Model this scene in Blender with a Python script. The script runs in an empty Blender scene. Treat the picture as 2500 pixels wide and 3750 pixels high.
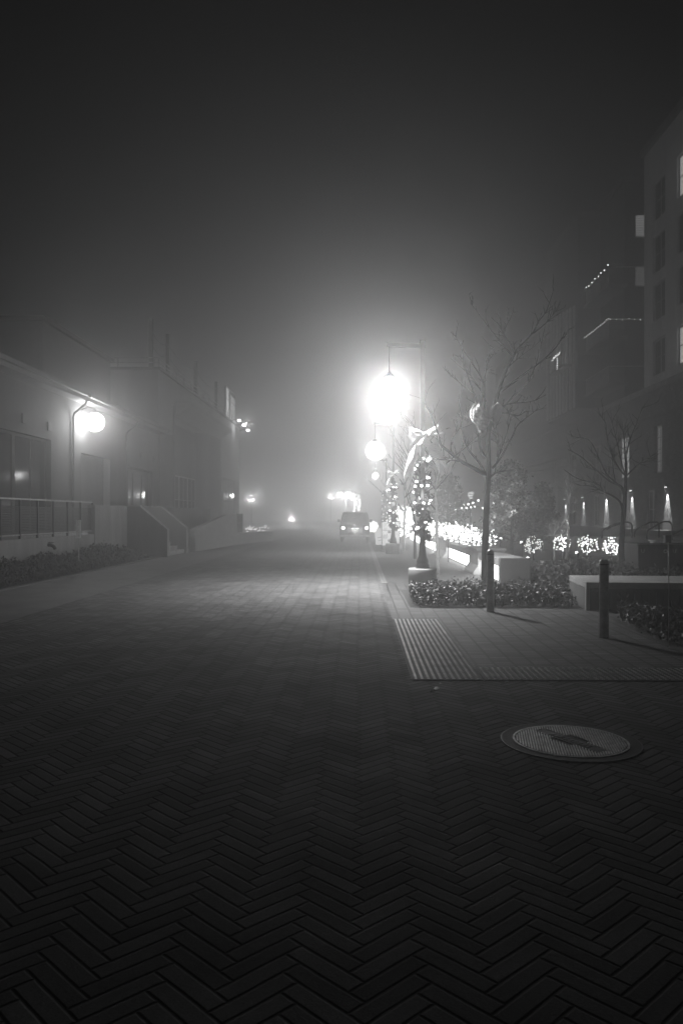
import bpy, math, random
from mathutils import Vector, Matrix, noise

# ------------------------------------------------------------------ camera, world, exposure
scene = bpy.context.scene
COL = scene.collection
R = math.radians
EYE = 1.55
FPX = 2917.0                      # 28 mm lens on a 36 mm tall frame, 3750 px
YAW = math.atan(65 / FPX)
cam_d = bpy.data.cameras.new('camera')
cam_d.sensor_fit = 'VERTICAL'; cam_d.sensor_height = 36; cam_d.sensor_width = 24; cam_d.lens = 28
cam_d.shift_y = 10 / 3750
cam_d.clip_end = 1000; cam_d.clip_start = 0.05
cam = bpy.data.objects.new('camera', cam_d); COL.objects.link(cam)
cam.location = (0, 0, EYE); cam.rotation_euler = (R(90), 0, YAW)
scene.camera = cam

world = bpy.data.worlds.new('World'); scene.world = world; world.use_nodes = True
wn = world.node_tree; wn.nodes.clear()
sky = wn.nodes.new('ShaderNodeTexSky'); sky.sky_type = 'NISHITA'; sky.sun_disc = False
sky.sun_elevation = R(-4); sky.sun_rotation = R(200)
bw = wn.nodes.new('ShaderNodeRGBToBW')
bg = wn.nodes.new('ShaderNodeBackground'); bg.inputs['Strength'].default_value = 0.003
wo = wn.nodes.new('ShaderNodeOutputWorld')
wn.links.new(sky.outputs[0], bw.inputs[0]); wn.links.new(bw.outputs[0], bg.inputs[0]); wn.links.new(bg.outputs[0], wo.inputs[0])

vs = scene.view_settings
vs.view_transform = 'Standard'; vs.look = 'None'; vs.exposure = 0.0; vs.gamma = 1.0
cy = scene.cycles
cy.use_denoising = True
cy.max_bounces = 6; cy.diffuse_bounces = 2; cy.glossy_bounces = 2; cy.volume_bounces = 1
cy.transmission_bounces = 2; cy.transparent_max_bounces = 6
cy.sample_clamp_indirect = 1.5; cy.sample_clamp_direct = 0
cy.use_light_tree = True
cy.use_adaptive_sampling = False

# ------------------------------------------------------------------ pixel -> place helpers (2500x3750 frame)
CS, SN = math.cos(YAW), math.sin(YAW)
def _t(px): return (px - 1250) / FPX
def xat(px, Y):                    # world X of column px at world depth Y
    t = _t(px); return Y * (t * CS - SN) / (CS + t * SN)
def yat(px, X):
    t = _t(px); return X * (CS + t * SN) / (t * CS - SN)
def zat(py, X, Y): return EYE - (py - 1885) / FPX * (-X * SN + Y * CS)
def py_(px, py, Y):                # point on the plane world-Y
    X = xat(px, Y); return Vector((X, Y, zat(py, X, Y)))
def px_(px, py, X):                # point on the plane world-X
    Y = yat(px, X); return Vector((X, Y, zat(py, X, Y)))

# ------------------------------------------------------------------ mesh helpers
class MB:
    def __init__(s): s.v = []; s.f = []; s.sm = []
    def face(s, pts, smooth=False):
        b = len(s.v); s.v += [tuple(p) for p in pts]; s.f.append(tuple(range(b, b + len(pts)))); s.sm.append(smooth); return s
    def add(s, vs_, fs_, smooth=False):
        b = len(s.v); s.v += [tuple(p) for p in vs_]
        for f in fs_: s.f.append(tuple(i + b for i in f)); s.sm.append(smooth)
        return s
    def box(s, x0, x1, y0, y1, z0, z1, M=None):
        p = [Vector((x, y, z)) for z in (z0, z1) for x, y in ((x0, y0), (x1, y0), (x1, y1), (x0, y1))]
        if M: p = [M @ q for q in p]
        return s.add(p, [(0, 3, 2, 1), (4, 5, 6, 7), (0, 1, 5, 4), (1, 2, 6, 5), (2, 3, 7, 6), (3, 0, 4, 7)])
    def prism(s, poly, y0, y1, axis='y'):     # poly of (a,b) swept along an axis
        mk = {'y': lambda a, b, t: (a, t, b), 'x': lambda a, b, t: (t, a, b), 'z': lambda a, b, t: (a, b, t)}[axis]
        n = len(poly); v = [mk(a, b, y0) for a, b in poly] + [mk(a, b, y1) for a, b in poly]
        f = [tuple(range(n)), tuple(range(2 * n - 1, n - 1, -1))] + [(i, i + n, (i + 1) % n + n, (i + 1) % n) for i in range(n)]
        return s.add(v, f)
    def tube(s, pts, rads, n=6, cap=True):
        pts = [Vector(p) for p in pts]
        if not hasattr(rads, '__len__'): rads = [rads] * len(pts)
        b = len(s.v); up = Vector((0.03, 0.05, 1)).normalized(); prev = None
        for i, p in enumerate(pts):
            d = (pts[min(i + 1, len(pts) - 1)] - pts[max(i - 1, 0)])
            if d.length < 1e-9: d = Vector((0, 0, 1))
            d.normalize()
            a = prev if prev is not None else (d.cross(up) if abs(d.dot(up)) < .95 else d.cross(Vector((1, 0, 0))))
            a = (a - d * a.dot(d)).normalized(); c = d.cross(a); prev = a
            for k in range(n):
                t = 2 * math.pi * k / n
                s.v.append(tuple(p + (a * math.cos(t) + c * math.sin(t)) * rads[i]))
        for i in range(len(pts) - 1):
            for k in range(n):
                s.f.append((b + i * n + k, b + i * n + (k + 1) % n, b + (i + 1) * n + (k + 1) % n, b + (i + 1) * n + k)); s.sm.append(True)
        if cap:
            s.f.append(tuple(b + k for k in range(n))[::-1]); s.sm.append(False)
            e = b + (len(pts) - 1) * n; s.f.append(tuple(e + k for k in range(n))); s.sm.append(False)
        return s
    def lathe(s, prof, c=(0, 0, 0), n=24, smooth=True, M=None):
        b = len(s.v)
        for r_, z in prof:
            for k in range(n):
                t = 2 * math.pi * k / n
                p = Vector((r_ * math.cos(t), r_ * math.sin(t), z))
                if M: p = M @ p
                s.v.append(tuple(p + Vector(c)))
        for i in range(len(prof) - 1):
            for k in range(n):
                s.f.append((b + i * n + k, b + i * n + (k + 1) % n, b + (i + 1) * n + (k + 1) % n, b + (i + 1) * n + k)); s.sm.append(smooth)
        s.f.append(tuple(b + k for k in range(n))[::-1]); s.sm.append(False)
        e = b + (len(prof) - 1) * n; s.f.append(tuple(e + k for k in range(n))); s.sm.append(False)
        return s
    def ball(s, c, r, M=None):
        t = (1 + 5 ** .5) / 2
        P = [(-1, t, 0), (1, t, 0), (-1, -t, 0), (1, -t, 0), (0, -1, t), (0, 1, t), (0, -1, -t), (0, 1, -t), (t, 0, -1), (t, 0, 1), (-t, 0, -1), (-t, 0, 1)]
        F = [(0, 11, 5), (0, 5, 1), (0, 1, 7), (0, 7, 10), (0, 10, 11), (1, 5, 9), (5, 11, 4), (11, 10, 2), (10, 7, 6), (7, 1, 8), (3, 9, 4), (3, 4, 2), (3, 2, 6), (3, 6, 8), (3, 8, 9), (4, 9, 5), (2, 4, 11), (6, 2, 10), (8, 6, 7), (9, 8, 1)]
        k = r / math.sqrt(1 + t * t); c = Vector(c)
        return s.add([c + Vector(p) * k for p in P], F, True)
    def build(s, name, mat, parent=None, loc=None, bevel=0):
        me = bpy.data.meshes.new(name); me.from_pydata(s.v, [], s.f); me.validate()
        if len(me.polygons) == len(s.sm): me.polygons.foreach_set('use_smooth', s.sm)
        me.materials.append(mat); me.update()
        o = bpy.data.objects.new(name, me); COL.objects.link(o)
        if parent: o.parent = parent
        if loc: o.location = loc
        if bevel:
            m = o.modifiers.new('bevel', 'BEVEL'); m.width = bevel; m.segments = 2; m.limit_method = 'ANGLE'
        return o

def tag(o, label=None, cat=None, group=None, kind=None):
    if label: o['label'] = label
    if cat: o['category'] = cat
    if group: o['group'] = group
    if kind: o['kind'] = kind
    return o
def thing(name, label, cat, loc=(0, 0, 0), rz=0, group=None):
    o = bpy.data.objects.new(name, None); COL.objects.link(o); o.empty_display_size = .2
    o.location = loc; o.rotation_euler = (0, 0, rz)
    return tag(o, label, cat, group)
def copy_tree(o, parent=None):
    c = o.copy(); COL.objects.link(c); c.parent = parent
    for ch in list(o.children): copy_tree(ch, c)
    return c
def dup(o, loc, label, rz=None):
    c = copy_tree(o); c.location = loc; c['label'] = label
    if rz is not None: c.rotation_euler[2] = rz
    return c

# ------------------------------------------------------------------ materials (the place is seen in black and white)
MATS = {}
def newmat(name):
    m = bpy.data.materials.new(name); m.use_nodes = True; nt = m.node_tree
    b = nt.nodes['Principled BSDF']; MATS[name] = m
    return m, nt, b
def g(v): return (v, v, v, 1)
def surf(name, v, rough=.7, var=.35, scale=3.0, bump=.15, bscale=40, metal=0, streak=False):
    m, nt, b = newmat(name); N = nt.nodes.new; L = nt.links.new
    tc = N('ShaderNodeTexCoord'); mp = N('ShaderNodeMapping')
    if streak: mp.inputs['Scale'].default_value = (1, 1, .12)
    L(tc.outputs['Object'], mp.inputs[0])
    n1 = N('ShaderNodeTexNoise'); n1.inputs['Scale'].default_value = scale; n1.inputs['Detail'].default_value = 6; n1.inputs['Roughness'].default_value = .65
    L(mp.outputs[0], n1.inputs['Vector'])
    cr = N('ShaderNodeValToRGB'); cr.color_ramp.elements[0].position = .3; cr.color_ramp.elements[1].position = .7
    cr.color_ramp.elements[0].color = g(v * (1 - var)); cr.color_ramp.elements[1].color = g(min(.9, v * (1 + var)))
    L(n1.outputs['Fac'], cr.inputs[0]); L(cr.outputs[0], b.inputs['Base Color'])
    b.inputs['Roughness'].default_value = rough; b.inputs['Metallic'].default_value = metal
    if bump:
        n2 = N('ShaderNodeTexNoise'); n2.inputs['Scale'].default_value = bscale; n2.inputs['Detail'].default_value = 4
        L(tc.outputs['Object'], n2.inputs['Vector'])
        bp = N('ShaderNodeBump'); bp.inputs['Strength'].default_value = bump; bp.inputs['Distance'].default_value = .01
        L(n2.outputs['Fac'], bp.inputs['Height']); L(bp.outputs[0], b.inputs['Normal'])
    return m
def emit(name, e, sample=True, base=.8):
    m, nt, b = newmat(name)
    b.inputs['Base Color'].default_value = g(base); b.inputs['Emission Color'].default_value = g(1); b.inputs['Emission Strength'].default_value = e
    b.inputs['Roughness'].default_value = .6
    if not sample: m.cycles.emission_sampling = 'NONE'
    return m
def math_node(nt, op, a, b_=None, c=None):
    n = nt.nodes.new('ShaderNodeMath'); n.operation = op
    for i, q in enumerate((a, b_, c)):
        if q is None: continue
        if isinstance(q, (int, float)): n.inputs[i].default_value = q
        else: nt.links.new(q, n.inputs[i])
    return n.outputs[0]

def herringbone(name, Wd, n=4, x0=0.0):
    m, nt, b = newmat(name); N = nt.nodes.new; L = nt.links.new
    M = lambda op, a, b_=None, c=None: math_node(nt, op, a, b_, c)
    tc = N('ShaderNodeTexCoord'); sp = N('ShaderNodeSeparateXYZ'); L(tc.outputs['Object'], sp.inputs[0])
    # the bricks are hand laid: small wobble
    nz = N('ShaderNodeTexNoise'); nz.inputs['Scale'].default_value = 1.3; nz.inputs['Detail'].default_value = 2; L(tc.outputs['Object'], nz.inputs['Vector'])
    nsep = N('ShaderNodeSeparateColor'); L(nz.outputs['Color'], nsep.inputs[0])
    X = M('ADD', M('SUBTRACT', sp.outputs[0], x0), M('MULTIPLY', M('SUBTRACT', nsep.outputs[0], .5), .035))
    Y = M('ADD', sp.outputs[1], M('MULTIPLY', M('SUBTRACT', nsep.outputs[1], .5), .035))
    k = 1 / (Wd * math.sqrt(2))
    x = M('MULTIPLY', M('ADD', Y, X), k); y = M('MULTIPLY', M('SUBTRACT', Y, X), k)
    i = M('FLOOR', x); j = M('FLOOR', y); fx = M('SUBTRACT', x, i); fy = M('SUBTRACT', y, j)
    mm = M('FLOORED_MODULO', M('SUBTRACT', i, j), 2 * n)
    hor = M('LESS_THAN', mm, n - .5)
    uh = M('ADD', mm, fx)
    q = M('SUBTRACT', 2 * n - 1, mm)
    vv = M('ADD', q, fy)
    # along-brick and across-brick coordinate
    mix = lambda a, b_: M('ADD', M('MULTIPLY', hor, a), M('MULTIPLY', M('SUBTRACT', 1, hor), b_))
    al = mix(uh, vv); ac = mix(fy, fx)
    idx = mix(M('SUBTRACT', i, mm), i); idy = mix(j, M('SUBTRACT', j, q))
    d = M('MINIMUM', M('MINIMUM', al, M('SUBTRACT', n, al)), M('MINIMUM', ac, M('SUBTRACT', 1, ac)))
    cb = N('ShaderNodeCombineXYZ'); L(idx, cb.inputs[0]); L(idy, cb.inputs[1]); L(hor, cb.inputs[2])
    wnz = N('ShaderNodeTexWhiteNoise'); wnz.noise_dimensions = '3D'; L(cb.outputs[0], wnz.inputs['Vector'])
    mr = N('ShaderNodeMapRange'); mr.inputs['From Min'].default_value = .035; mr.inputs['From Max'].default_value = .12
    L(d, mr.inputs['Value'])
    joint = mr.outputs[0]
    # brick grain, stains
    n1 = N('ShaderNodeTexNoise'); n1.inputs['Scale'].default_value = 120; n1.inputs['Detail'].default_value = 5; L(tc.outputs['Object'], n1.inputs['Vector'])
    n3 = N('ShaderNodeTexNoise'); n3.inputs['Scale'].default_value = 1.6; n3.inputs['Detail'].default_value = 7; L(tc.outputs['Object'], n3.inputs['Vector'])
    val = M('ADD', .095, M('MULTIPLY', wnz.outputs['Value'], .08))
    val = M('MULTIPLY', val, M('ADD', .55, M('MULTIPLY', n1.outputs['Fac'], .9)))
    val = M('MULTIPLY', val, M('ADD', .5, n3.outputs['Fac']))
    val = M('ADD', .003, M('MULTIPLY', val, joint))
    L(val, b.inputs['Base Color'])
    # each brick is tilted and set a touch higher or lower than the next
    tilt = M('MULTIPLY', M('SUBTRACT', wnz.outputs['Value'], .5), M('MULTIPLY', al, .12))
    h = M('ADD', M('MULTIPLY', joint, .9), M('ADD', tilt, M('MULTIPLY', wnz.outputs['Value'], .35)))
    h = M('ADD', h, M('MULTIPLY', n1.outputs['Fac'], .35))
    bp = N('ShaderNodeBump'); bp.inputs['Strength'].default_value = .9; bp.inputs['Distance'].default_value = .007
    L(h, bp.inputs['Height']); L(bp.outputs[0], b.inputs['Normal'])
    L(M('SUBTRACT', 1.05, M('MULTIPLY', n3.outputs['Fac'], .3)), b.inputs['Roughness']); b.inputs['Specular IOR Level'].default_value = .15
    return m

def bricks(name, v, bw_, bh, mortar=.006, axis='xy', rough=.75, bump=.5, mort=.35, var=.5, off=.5):
    m, nt, b = newmat(name); N = nt.nodes.new; L = nt.links.new
    tc = N('ShaderNodeTexCoord'); sp = N('ShaderNodeSeparateXYZ'); L(tc.outputs['Object'], sp.inputs[0])
    cb = N('ShaderNodeCombineXYZ'); o = {'x': 0, 'y': 1, 'z': 2}
    if axis == 'wall':
        L(math_node(nt, 'ADD', sp.outputs[0], sp.outputs[1]), cb.inputs[0]); L(sp.outputs[2], cb.inputs[1])
    else:
        L(sp.outputs[o[axis[0]]], cb.inputs[0]); L(sp.outputs[o[axis[1]]], cb.inputs[1])
    bt = N('ShaderNodeTexBrick'); L(cb.outputs[0], bt.inputs['Vector'])
    bt.offset = off
    bt.inputs['Scale'].default_value = 1; bt.inputs['Brick Width'].default_value = bw_; bt.inputs['Row Height'].default_value = bh
    bt.inputs['Mortar Size'].default_value = mortar; bt.inputs['Mortar Smooth'].default_value = .3
    bt.inputs['Color1'].default_value = g(v * (1 - var)); bt.inputs['Color2'].default_value = g(v * (1 + var)); bt.inputs['Mortar'].default_value = g(v * mort)
    n1 = N('ShaderNodeTexNoise'); n1.inputs['Scale'].default_value = 2.1; n1.inputs['Detail'].default_value = 6; L(tc.outputs['Object'], n1.inputs['Vector'])
    mx = N('ShaderNodeMix'); mx.data_type = 'RGBA'; mx.blend_type = 'MULTIPLY'; mx.inputs[0].default_value = 1
    L(bt.outputs['Color'], mx.inputs[6])
    cr = N('ShaderNodeValToRGB'); cr.color_ramp.elements[0].position = .3; cr.color_ramp.elements[1].position = .7
    cr.color_ramp.elements[0].color = g(.6); cr.color_ramp.elements[1].color = g(1.2); L(n1.outputs['Fac'], cr.inputs[0]); L(cr.outputs[0], mx.inputs[7])
    L(mx.outputs[2], b.inputs['Base Color'])
    n2 = N('ShaderNodeTexNoise'); n2.inputs['Scale'].default_value = 35; L(tc.outputs['Object'], n2.inputs['Vector'])
    h = math_node(nt, 'ADD', math_node(nt, 'SUBTRACT', 1, bt.outputs['Fac']), math_node(nt, 'MULTIPLY', n2.outputs['Fac'], .5))
    bp = N('ShaderNodeBump'); bp.inputs['Strength'].default_value = bump; bp.inputs['Distance'].default_value = .012
    L(h, bp.inputs['Height']); L(bp.outputs[0], b.inputs['Normal'])
    b.inputs['Roughness'].default_value = rough
    return m

m_road = herringbone('herringbone_brick', .0775, 4, .019)
m_plaza = bricks('plaza_brick', .085, .2, .1, .016, 'xy', mort=.03, var=.5, off=.0, bump=1.0)
m_border = bricks('border_brick', .16, .07, .2, .005, 'xy', mort=.3, var=.25, off=0)
m_asph = surf('asphalt', .05, .8, .3, 2, .3, 90)
m_walk = surf('pale_sidewalk', .11, .75, .3, 1.3, .2, 60)
m_conc = surf('concrete', .3, .8, .3, 2.2, .15, 30, streak=True)
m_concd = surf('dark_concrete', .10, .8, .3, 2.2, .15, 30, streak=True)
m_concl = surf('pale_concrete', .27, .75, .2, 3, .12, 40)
m_soil = surf('soil', .03, .95, .5, 8, .8, 30)
m_lawn = surf('lawn', .055, .95, .6, 6, 1.0, 60)
m_stucco = surf('stucco', .09, .85, .22, 1.2, .15, 60, streak=True)
m_stuccod = surf('dark_panel', .09, .7, .3, 2, .05, 20, streak=True)
m_roof = surf('roof_metal', .035, .6, .3, 4, .1, 20)
m_iron = surf('black_iron', .015, .45, .3, 10, .2, 60, metal=.3)
m_steel = surf('painted_steel', .42, .42, .35, 9, .15, 70, metal=.4)
m_post = surf('dark_post_paint', .06, .4, .3, 9, .1, 70, metal=.2)
m_plate = surf('cast_iron', .11, .45, .5, 20, .3, 90, metal=.6)
m_tact = surf('tactile_plate', .05, .8, .45, 5, .3, 60)
m_dome = surf('sheen_dome', .38, .42, .5, 5, 0, metal=.3)  # coloured paler than the plate to stand in for sheen on the tops
m_trim = surf('pale_trim', .2, .6, .15, 5, 0)
m_glass = surf('dark_glass', .02, .08, .2, 2, 0)
m_brick = bricks('facade_brick', .2, .24, .085, .009, 'wall', mort=.25, var=.35, bump=.9)
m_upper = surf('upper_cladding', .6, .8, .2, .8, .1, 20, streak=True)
m_upper_shade = surf('shaded_cladding', .012, .85, .3, .8, .1, 20, streak=True)  # shade of blocks turned from the lamps, put into the cladding colour
m_wood = surf('dark_timber', .03, .6, .5, 4, .2, 30, streak=True)
m_bark = surf('bark', .014, .85, .5, 14, .8, 50, streak=True)
m_barkp = surf('pale_bark', .3, .8, .5, 20, .5, 50)
m_leaf = surf('leaf', .08, .55, .6, 30, 0)
m_leafb = surf('pale_leaf', .06, .5, .6, 20, 0)
m_pine = surf('garland_green', .03, .7, .5, 20, 0)
def cloth(name, v):
    m = surf(name, v, .6, .08, 8, .2, 20); nt = m.node_tree; b = nt.nodes['Principled BSDF']; o = nt.nodes['Material Output']
    t = nt.nodes.new('ShaderNodeBsdfTranslucent'); t.inputs[0].default_value = g(v); mx = nt.nodes.new('ShaderNodeMixShader'); mx.inputs[0].default_value = .45
    nt.links.new(b.outputs[0], mx.inputs[1]); nt.links.new(t.outputs[0], mx.inputs[2]); nt.links.new(mx.outputs[0], o.inputs['Surface'])
    return m
m_ribbon = cloth('ribbon_cloth', .85)
m_rim = surf('worn_metal', .75, .45, .45, 14, .2, 60, metal=.7)
m_carp = surf('car_paint', .08, .3, .2, 2, 0)
m_rubber = surf('rubber', .02, .8, .2, 5, 0)
m_white = surf('white_board', .8, .5, .12, 4, 0)
m_paperg = surf('grey_print', .16, .6, .3, 12, 0)
m_foil = surf('dry_leaf', .5, .5, .3, 20, 0)
def glow_glass(name, e):
    m = bpy.data.materials.new(name); m.use_nodes = True; nt = m.node_tree; nt.nodes.clear(); MATS[name] = m
    em = nt.nodes.new('ShaderNodeEmission'); em.inputs['Strength'].default_value = e
    tr = nt.nodes.new('ShaderNodeBsdfTransparent'); ad = nt.nodes.new('ShaderNodeAddShader'); o = nt.nodes.new('ShaderNodeOutputMaterial')
    nt.links.new(em.outputs[0], ad.inputs[0]); nt.links.new(tr.outputs[0], ad.inputs[1]); nt.links.new(ad.outputs[0], o.inputs[0])
    m.cycles.emission_sampling = 'NONE'
    return m
e_lamp = glow_glass('lamp_glass', 1.8)
e_far = glow_glass('far_lamp_glass', 4)
e_wall = glow_glass('wall_lamp_glass', 1.8)
e_led = emit('led_strip', 9)
e_bulb = emit('bulb', 4, False)
e_bulbs = emit('small_bulb', 4.5, False)
e_win = emit('lit_pane', .42, False)
e_windim = emit('dim_pane', .10, False)
e_head = emit('headlight_glass', 9, False)
e_flood = emit('floodlight_glass', 10, False)
e_sign = emit('board_glow', .5, False)  # rooftop board's own glow stands in for the floodlights shining on it
e_spot = emit('garden_spot_glass', 5, False)
e_sconce = emit('sconce_glass', 8, False)

LP = 1 / math.pi
def lamp_light(parent, kind, power, loc, radius=.05, size=None, blend=.4, aim=None):
    d = bpy.data.lights.new('light', kind); d.energy = power * LP; d.color = (1, 1, 1)
    d.shadow_soft_size = radius
    if kind == 'SPOT': d.spot_size = size; d.spot_blend = blend
    o = bpy.data.objects.new('light', d); COL.objects.link(o); o.parent = parent; o.location = loc
    if aim is not None: o.rotation_euler = Vector(aim).to_track_quat('-Z', 'Y').to_euler()
    return o

def structure(name, mb, m, bevel=0):
    return tag(mb.build(name, m, bevel=bevel), kind='structure')

# ------------------------------------------------------------------ the ground
def sheet(x0, x1, y0, y1, z): return MB().face([(x0, y0, z), (x1, y0, z), (x1, y1, z), (x0, y1, z)])
structure('ground', sheet(-140, 140, -20, 230, 0), m_asph)
rd = sheet(-5.1, .49, -12, 200, .004)
rd.face([(.49, -12, .004), (20, -12, .004), (20, 7.44, .004), (.49, 7.44, .004)])
structure('road', rd, m_road)
structure('plaza_pavement', sheet(.49, 14, 7.44, 17.9, .004), m_plaza)
structure('kerb', MB().box(.49, .63, 17.9, 150, 0.001, .012), m_border)
structure('sidewalk', sheet(-7.2, -5.1, -12, 150, .004), m_walk)
structure('lawn', sheet(.63, 3.05, 17.9, 150, .008), m_lawn)
structure('garden_ground', sheet(3.6, 17, 14.5, 90, .012), m_lawn)
bedk = MB().prism([(-7.2, 0), (-7.2, .035), (-7.32, .035), (-7.32, 0)], 4, 29.0)
structure('bed_kerb', bedk, m_concd)
structure('planting_bed', sheet(-8.5, -7.32, 4, 29, .03), m_soil)
structure('front_bed', sheet(.85, 3.6, 13.3, 16.3, .012), m_soil)
structure('side_bed', MB().face([(3.55, 8.3, .012), (9, 8.3, .012), (9, 11.8, .012), (3.7, 11.8, .012)]), m_soil)

# tactile paving: raised domes in rows
def dome_panel(name, x0, x1, y0, y1, label, group=None, pitch=.0587):
    mb = MB().box(x0, x1, y0, y1, .005, .014); dm = MB()
    nx = int((x1 - x0) / pitch); ny = int((y1 - y0) / pitch)
    ox = (x1 - x0 - (nx - 1) * pitch) / 2; oy = (y1 - y0 - (ny - 1) * pitch) / 2
    for a in range(nx):
        for c in range(ny):
            X = x0 + ox + a * pitch; Y = y0 + oy + c * pitch
            dm.lathe([(.0175, .0135), (.0145, .018), (.010, .0198)], (X, Y, 0), 8)
    o = mb.build(name, m_tact); dm.build('domes', m_dome, o); tag(o, label, 'tactile paving', group)
    return o
dome_panel('tactile_paving', .49, 1.155, 7.44, 11.74, 'long strip of raised domes running away along the road edge')
dome_panel('tactile_paving', 1.165, 6.2, 7.44, 8.06, 'band of raised domes running right to the frame edge in front of the plaza')

# manhole
def manhole():
    cx, cyy = 1.435, 5.46
    t = thing('manhole_cover', 'round slotted metal cover in a smooth ring set in the herringbone brick', 'manhole cover', (cx, cyy, .004))
    n = 64
    def ring(r0, r1, z0, z1, mb):
        v = []; f = []
        for k in range(n):
            a = 2 * math.pi * k / n; c, s = math.cos(a), math.sin(a)
            v += [(r0 * c, r0 * s, z0), (r0 * c, r0 * s, z1), (r1 * c, r1 * s, z1), (r1 * c, r1 * s, z0)]
        for k in range(n):
            q = (k + 1) % n
            for e in range(3): f.append((4 * k + e, 4 * q + e, 4 * q + e + 1, 4 * k + e + 1))
        return mb.add(v, f, False)
    ring(.385, .465, .0, .006, MB()).build('collar', surf('collar_concrete', .06, .8, .3, 9, .2, 60), t)
    ring(.457, .466, .0, .008, MB()).build('outer_rim', m_plate, t)
    ring(.370, .384, .0, .011, MB()).build('inner_rim', m_rim, t)
    MB().lathe([(.37, .001), (.37, .004)], n=n, smooth=False).build('plate', m_iron, t)
    rot = R(-8.7); bars = MB(); p = .0172; rr = .362
    # diagonal plain band
    bd = Vector((1.57 - 1.268, 5.2 - 5.75)).normalized(); bn = Vector((-bd.y, bd.x)); hw, hl = .052, .30
    MR = Matrix.Rotation(rot, 4, 'Z')
    a = -rr + p / 2
    while a < rr:
        hlen = math.sqrt(rr * rr - a * a); segs = []
        y = -hlen; st = None; N_ = 90
        for q in range(N_ + 1):
            yy = -hlen + 2 * hlen * q / N_
            w = MR @ Vector((a, yy, 0)); al = w.x * bd.x + w.y * bd.y; ac = abs(w.x * bn.x + w.y * bn.y)
            inside = (ac < hw and abs(al) < hl) or (ac < hw * 1.9 and abs(al) < .1)
            if not inside and st is None: st = yy
            if (inside or q == N_) and st is not None:
                if yy - st > .012: segs.append((st, yy))
                st = None
        for s0, s1 in segs: bars.box(a - p * .27, a + p * .27, s0, s1, .004, .0125, MR)
        a += p
    bars.build('slot_bars', m_rim, t)
    band = MB(); pts = []
    for k in range(12):
        an = math.pi / 2 + math.pi * k / 11; pts.append(bd * (-hl + hw) + bd * (hw * math.cos(an)) * 1 + bn * (hw * .9 * math.sin(an)))
    for k in range(12):
        an = -math.pi / 2 + math.pi * k / 11; pts.append(bd * (hl - hw) + bd * (hw * math.cos(an)) + bn * (hw * .9 * math.sin(an)))
    band.prism([(q.x, q.y) for q in pts], .004, .0085, 'z')
    random.seed(3)
    for k in range(9):
        c = bd * (-.17 + k * .042); M4 = Matrix.Translation((c.x, c.y, 0)) @ Matrix.Rotation(math.atan2(bd.y, bd.x), 4, 'Z')
        band.box(-.013, .013, -.024, .024, .0085, .0115, M4)
    band.build('name_band', m_plate, t)
manhole()

# fallen leaves
random.seed(11)
def leaf_mesh(mb, c, s, rz, lift=.01):
    c = Vector(c); n = 8; pts = []
    for k in range(n):
        a = 2 * math.pi * k / n; rr = s * (1 + .35 * random.uniform(-1, 1))
        p = Vector((rr * math.cos(a) * 1.5, rr * math.sin(a) * .8, lift * random.random()))
        pts.append(Matrix.Rotation(rz, 3, 'Z') @ p)
    b = len(mb.v); mb.v.append(tuple(c + Vector((0, 0, lift)))); mb.v += [tuple(c + p) for p in pts]
    for k in range(n): mb.f.append((b, b + 1 + k, b + 1 + (k + 1) % n)); mb.sm.append(False)
for i, (px, py, s, lab) in enumerate([(1597, 2525, .030, 'largest pale fallen leaf on the herringbone brick below the tactile strip'),
        (1582, 2533, .013, 'small pale leaf fragment touching the largest fallen leaf'), (1612, 2508, .013, 'small leaf between the tactile strip and the largest fallen leaf'),
        (1575, 2541, .010, 'tiny leaf fragment left of and below the largest fallen leaf'), (1439, 2752, .011, 'tiny pale leaf alone on the bricks left of the manhole'),
        (1390, 3035, .006, 'tiny pale speck of leaf lowest on the dark foreground bricks'), (1855, 2500, .012, 'flat leaf at the edge of the dome band above the manhole')]):
    Y = EYE * FPX / (py - 1885); X = xat(px, Y)
    mb = MB(); leaf_mesh(mb, (0, 0, .006), s, random.uniform(0, 3))
    tag(mb.build('fallen_leaf', m_foil, loc=(X, Y, 0.004)), lab, 'leaf', 'fallen leaves on the paving')

# ------------------------------------------------------------------ walls with real openings
def holed(mb, P, u0, u1, v0, v1, holes, depth):
    us = sorted({u0, u1} | {q for h in holes for q in h[:2]}); vs_ = sorted({v0, v1} | {q for h in holes for q in h[2:4]})
    for a, b in zip(us, us[1:]):
        for c, d in zip(vs_, vs_[1:]):
            um, vm = (a + b) / 2, (c + d) / 2
            if any(h[0] < um < h[1] and h[2] < vm < h[3] for h in holes): continue
            mb.face([P(a, c, 0), P(b, c, 0), P(b, d, 0), P(a, d, 0)])
    for (a, b, c, d) in list(holes) :
        for (p, q, r_, s_) in ((a, c, b, c), (b, c, b, d), (b, d, a, d), (a, d, a, c)):
            mb.face([P(p, q, 0), P(r_, s_, 0), P(r_, s_, depth), P(p, q, depth)])
    for (p, q, r_, s_) in ((u0, v0, u1, v0), (u1, v0, u1, v1), (u1, v1, u0, v1), (u0, v1, u0, v0)):
        mb.face([P(p, q, 0), P(r_, s_, 0), P(r_, s_, depth), P(p, q, depth)])
    return mb
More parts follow.
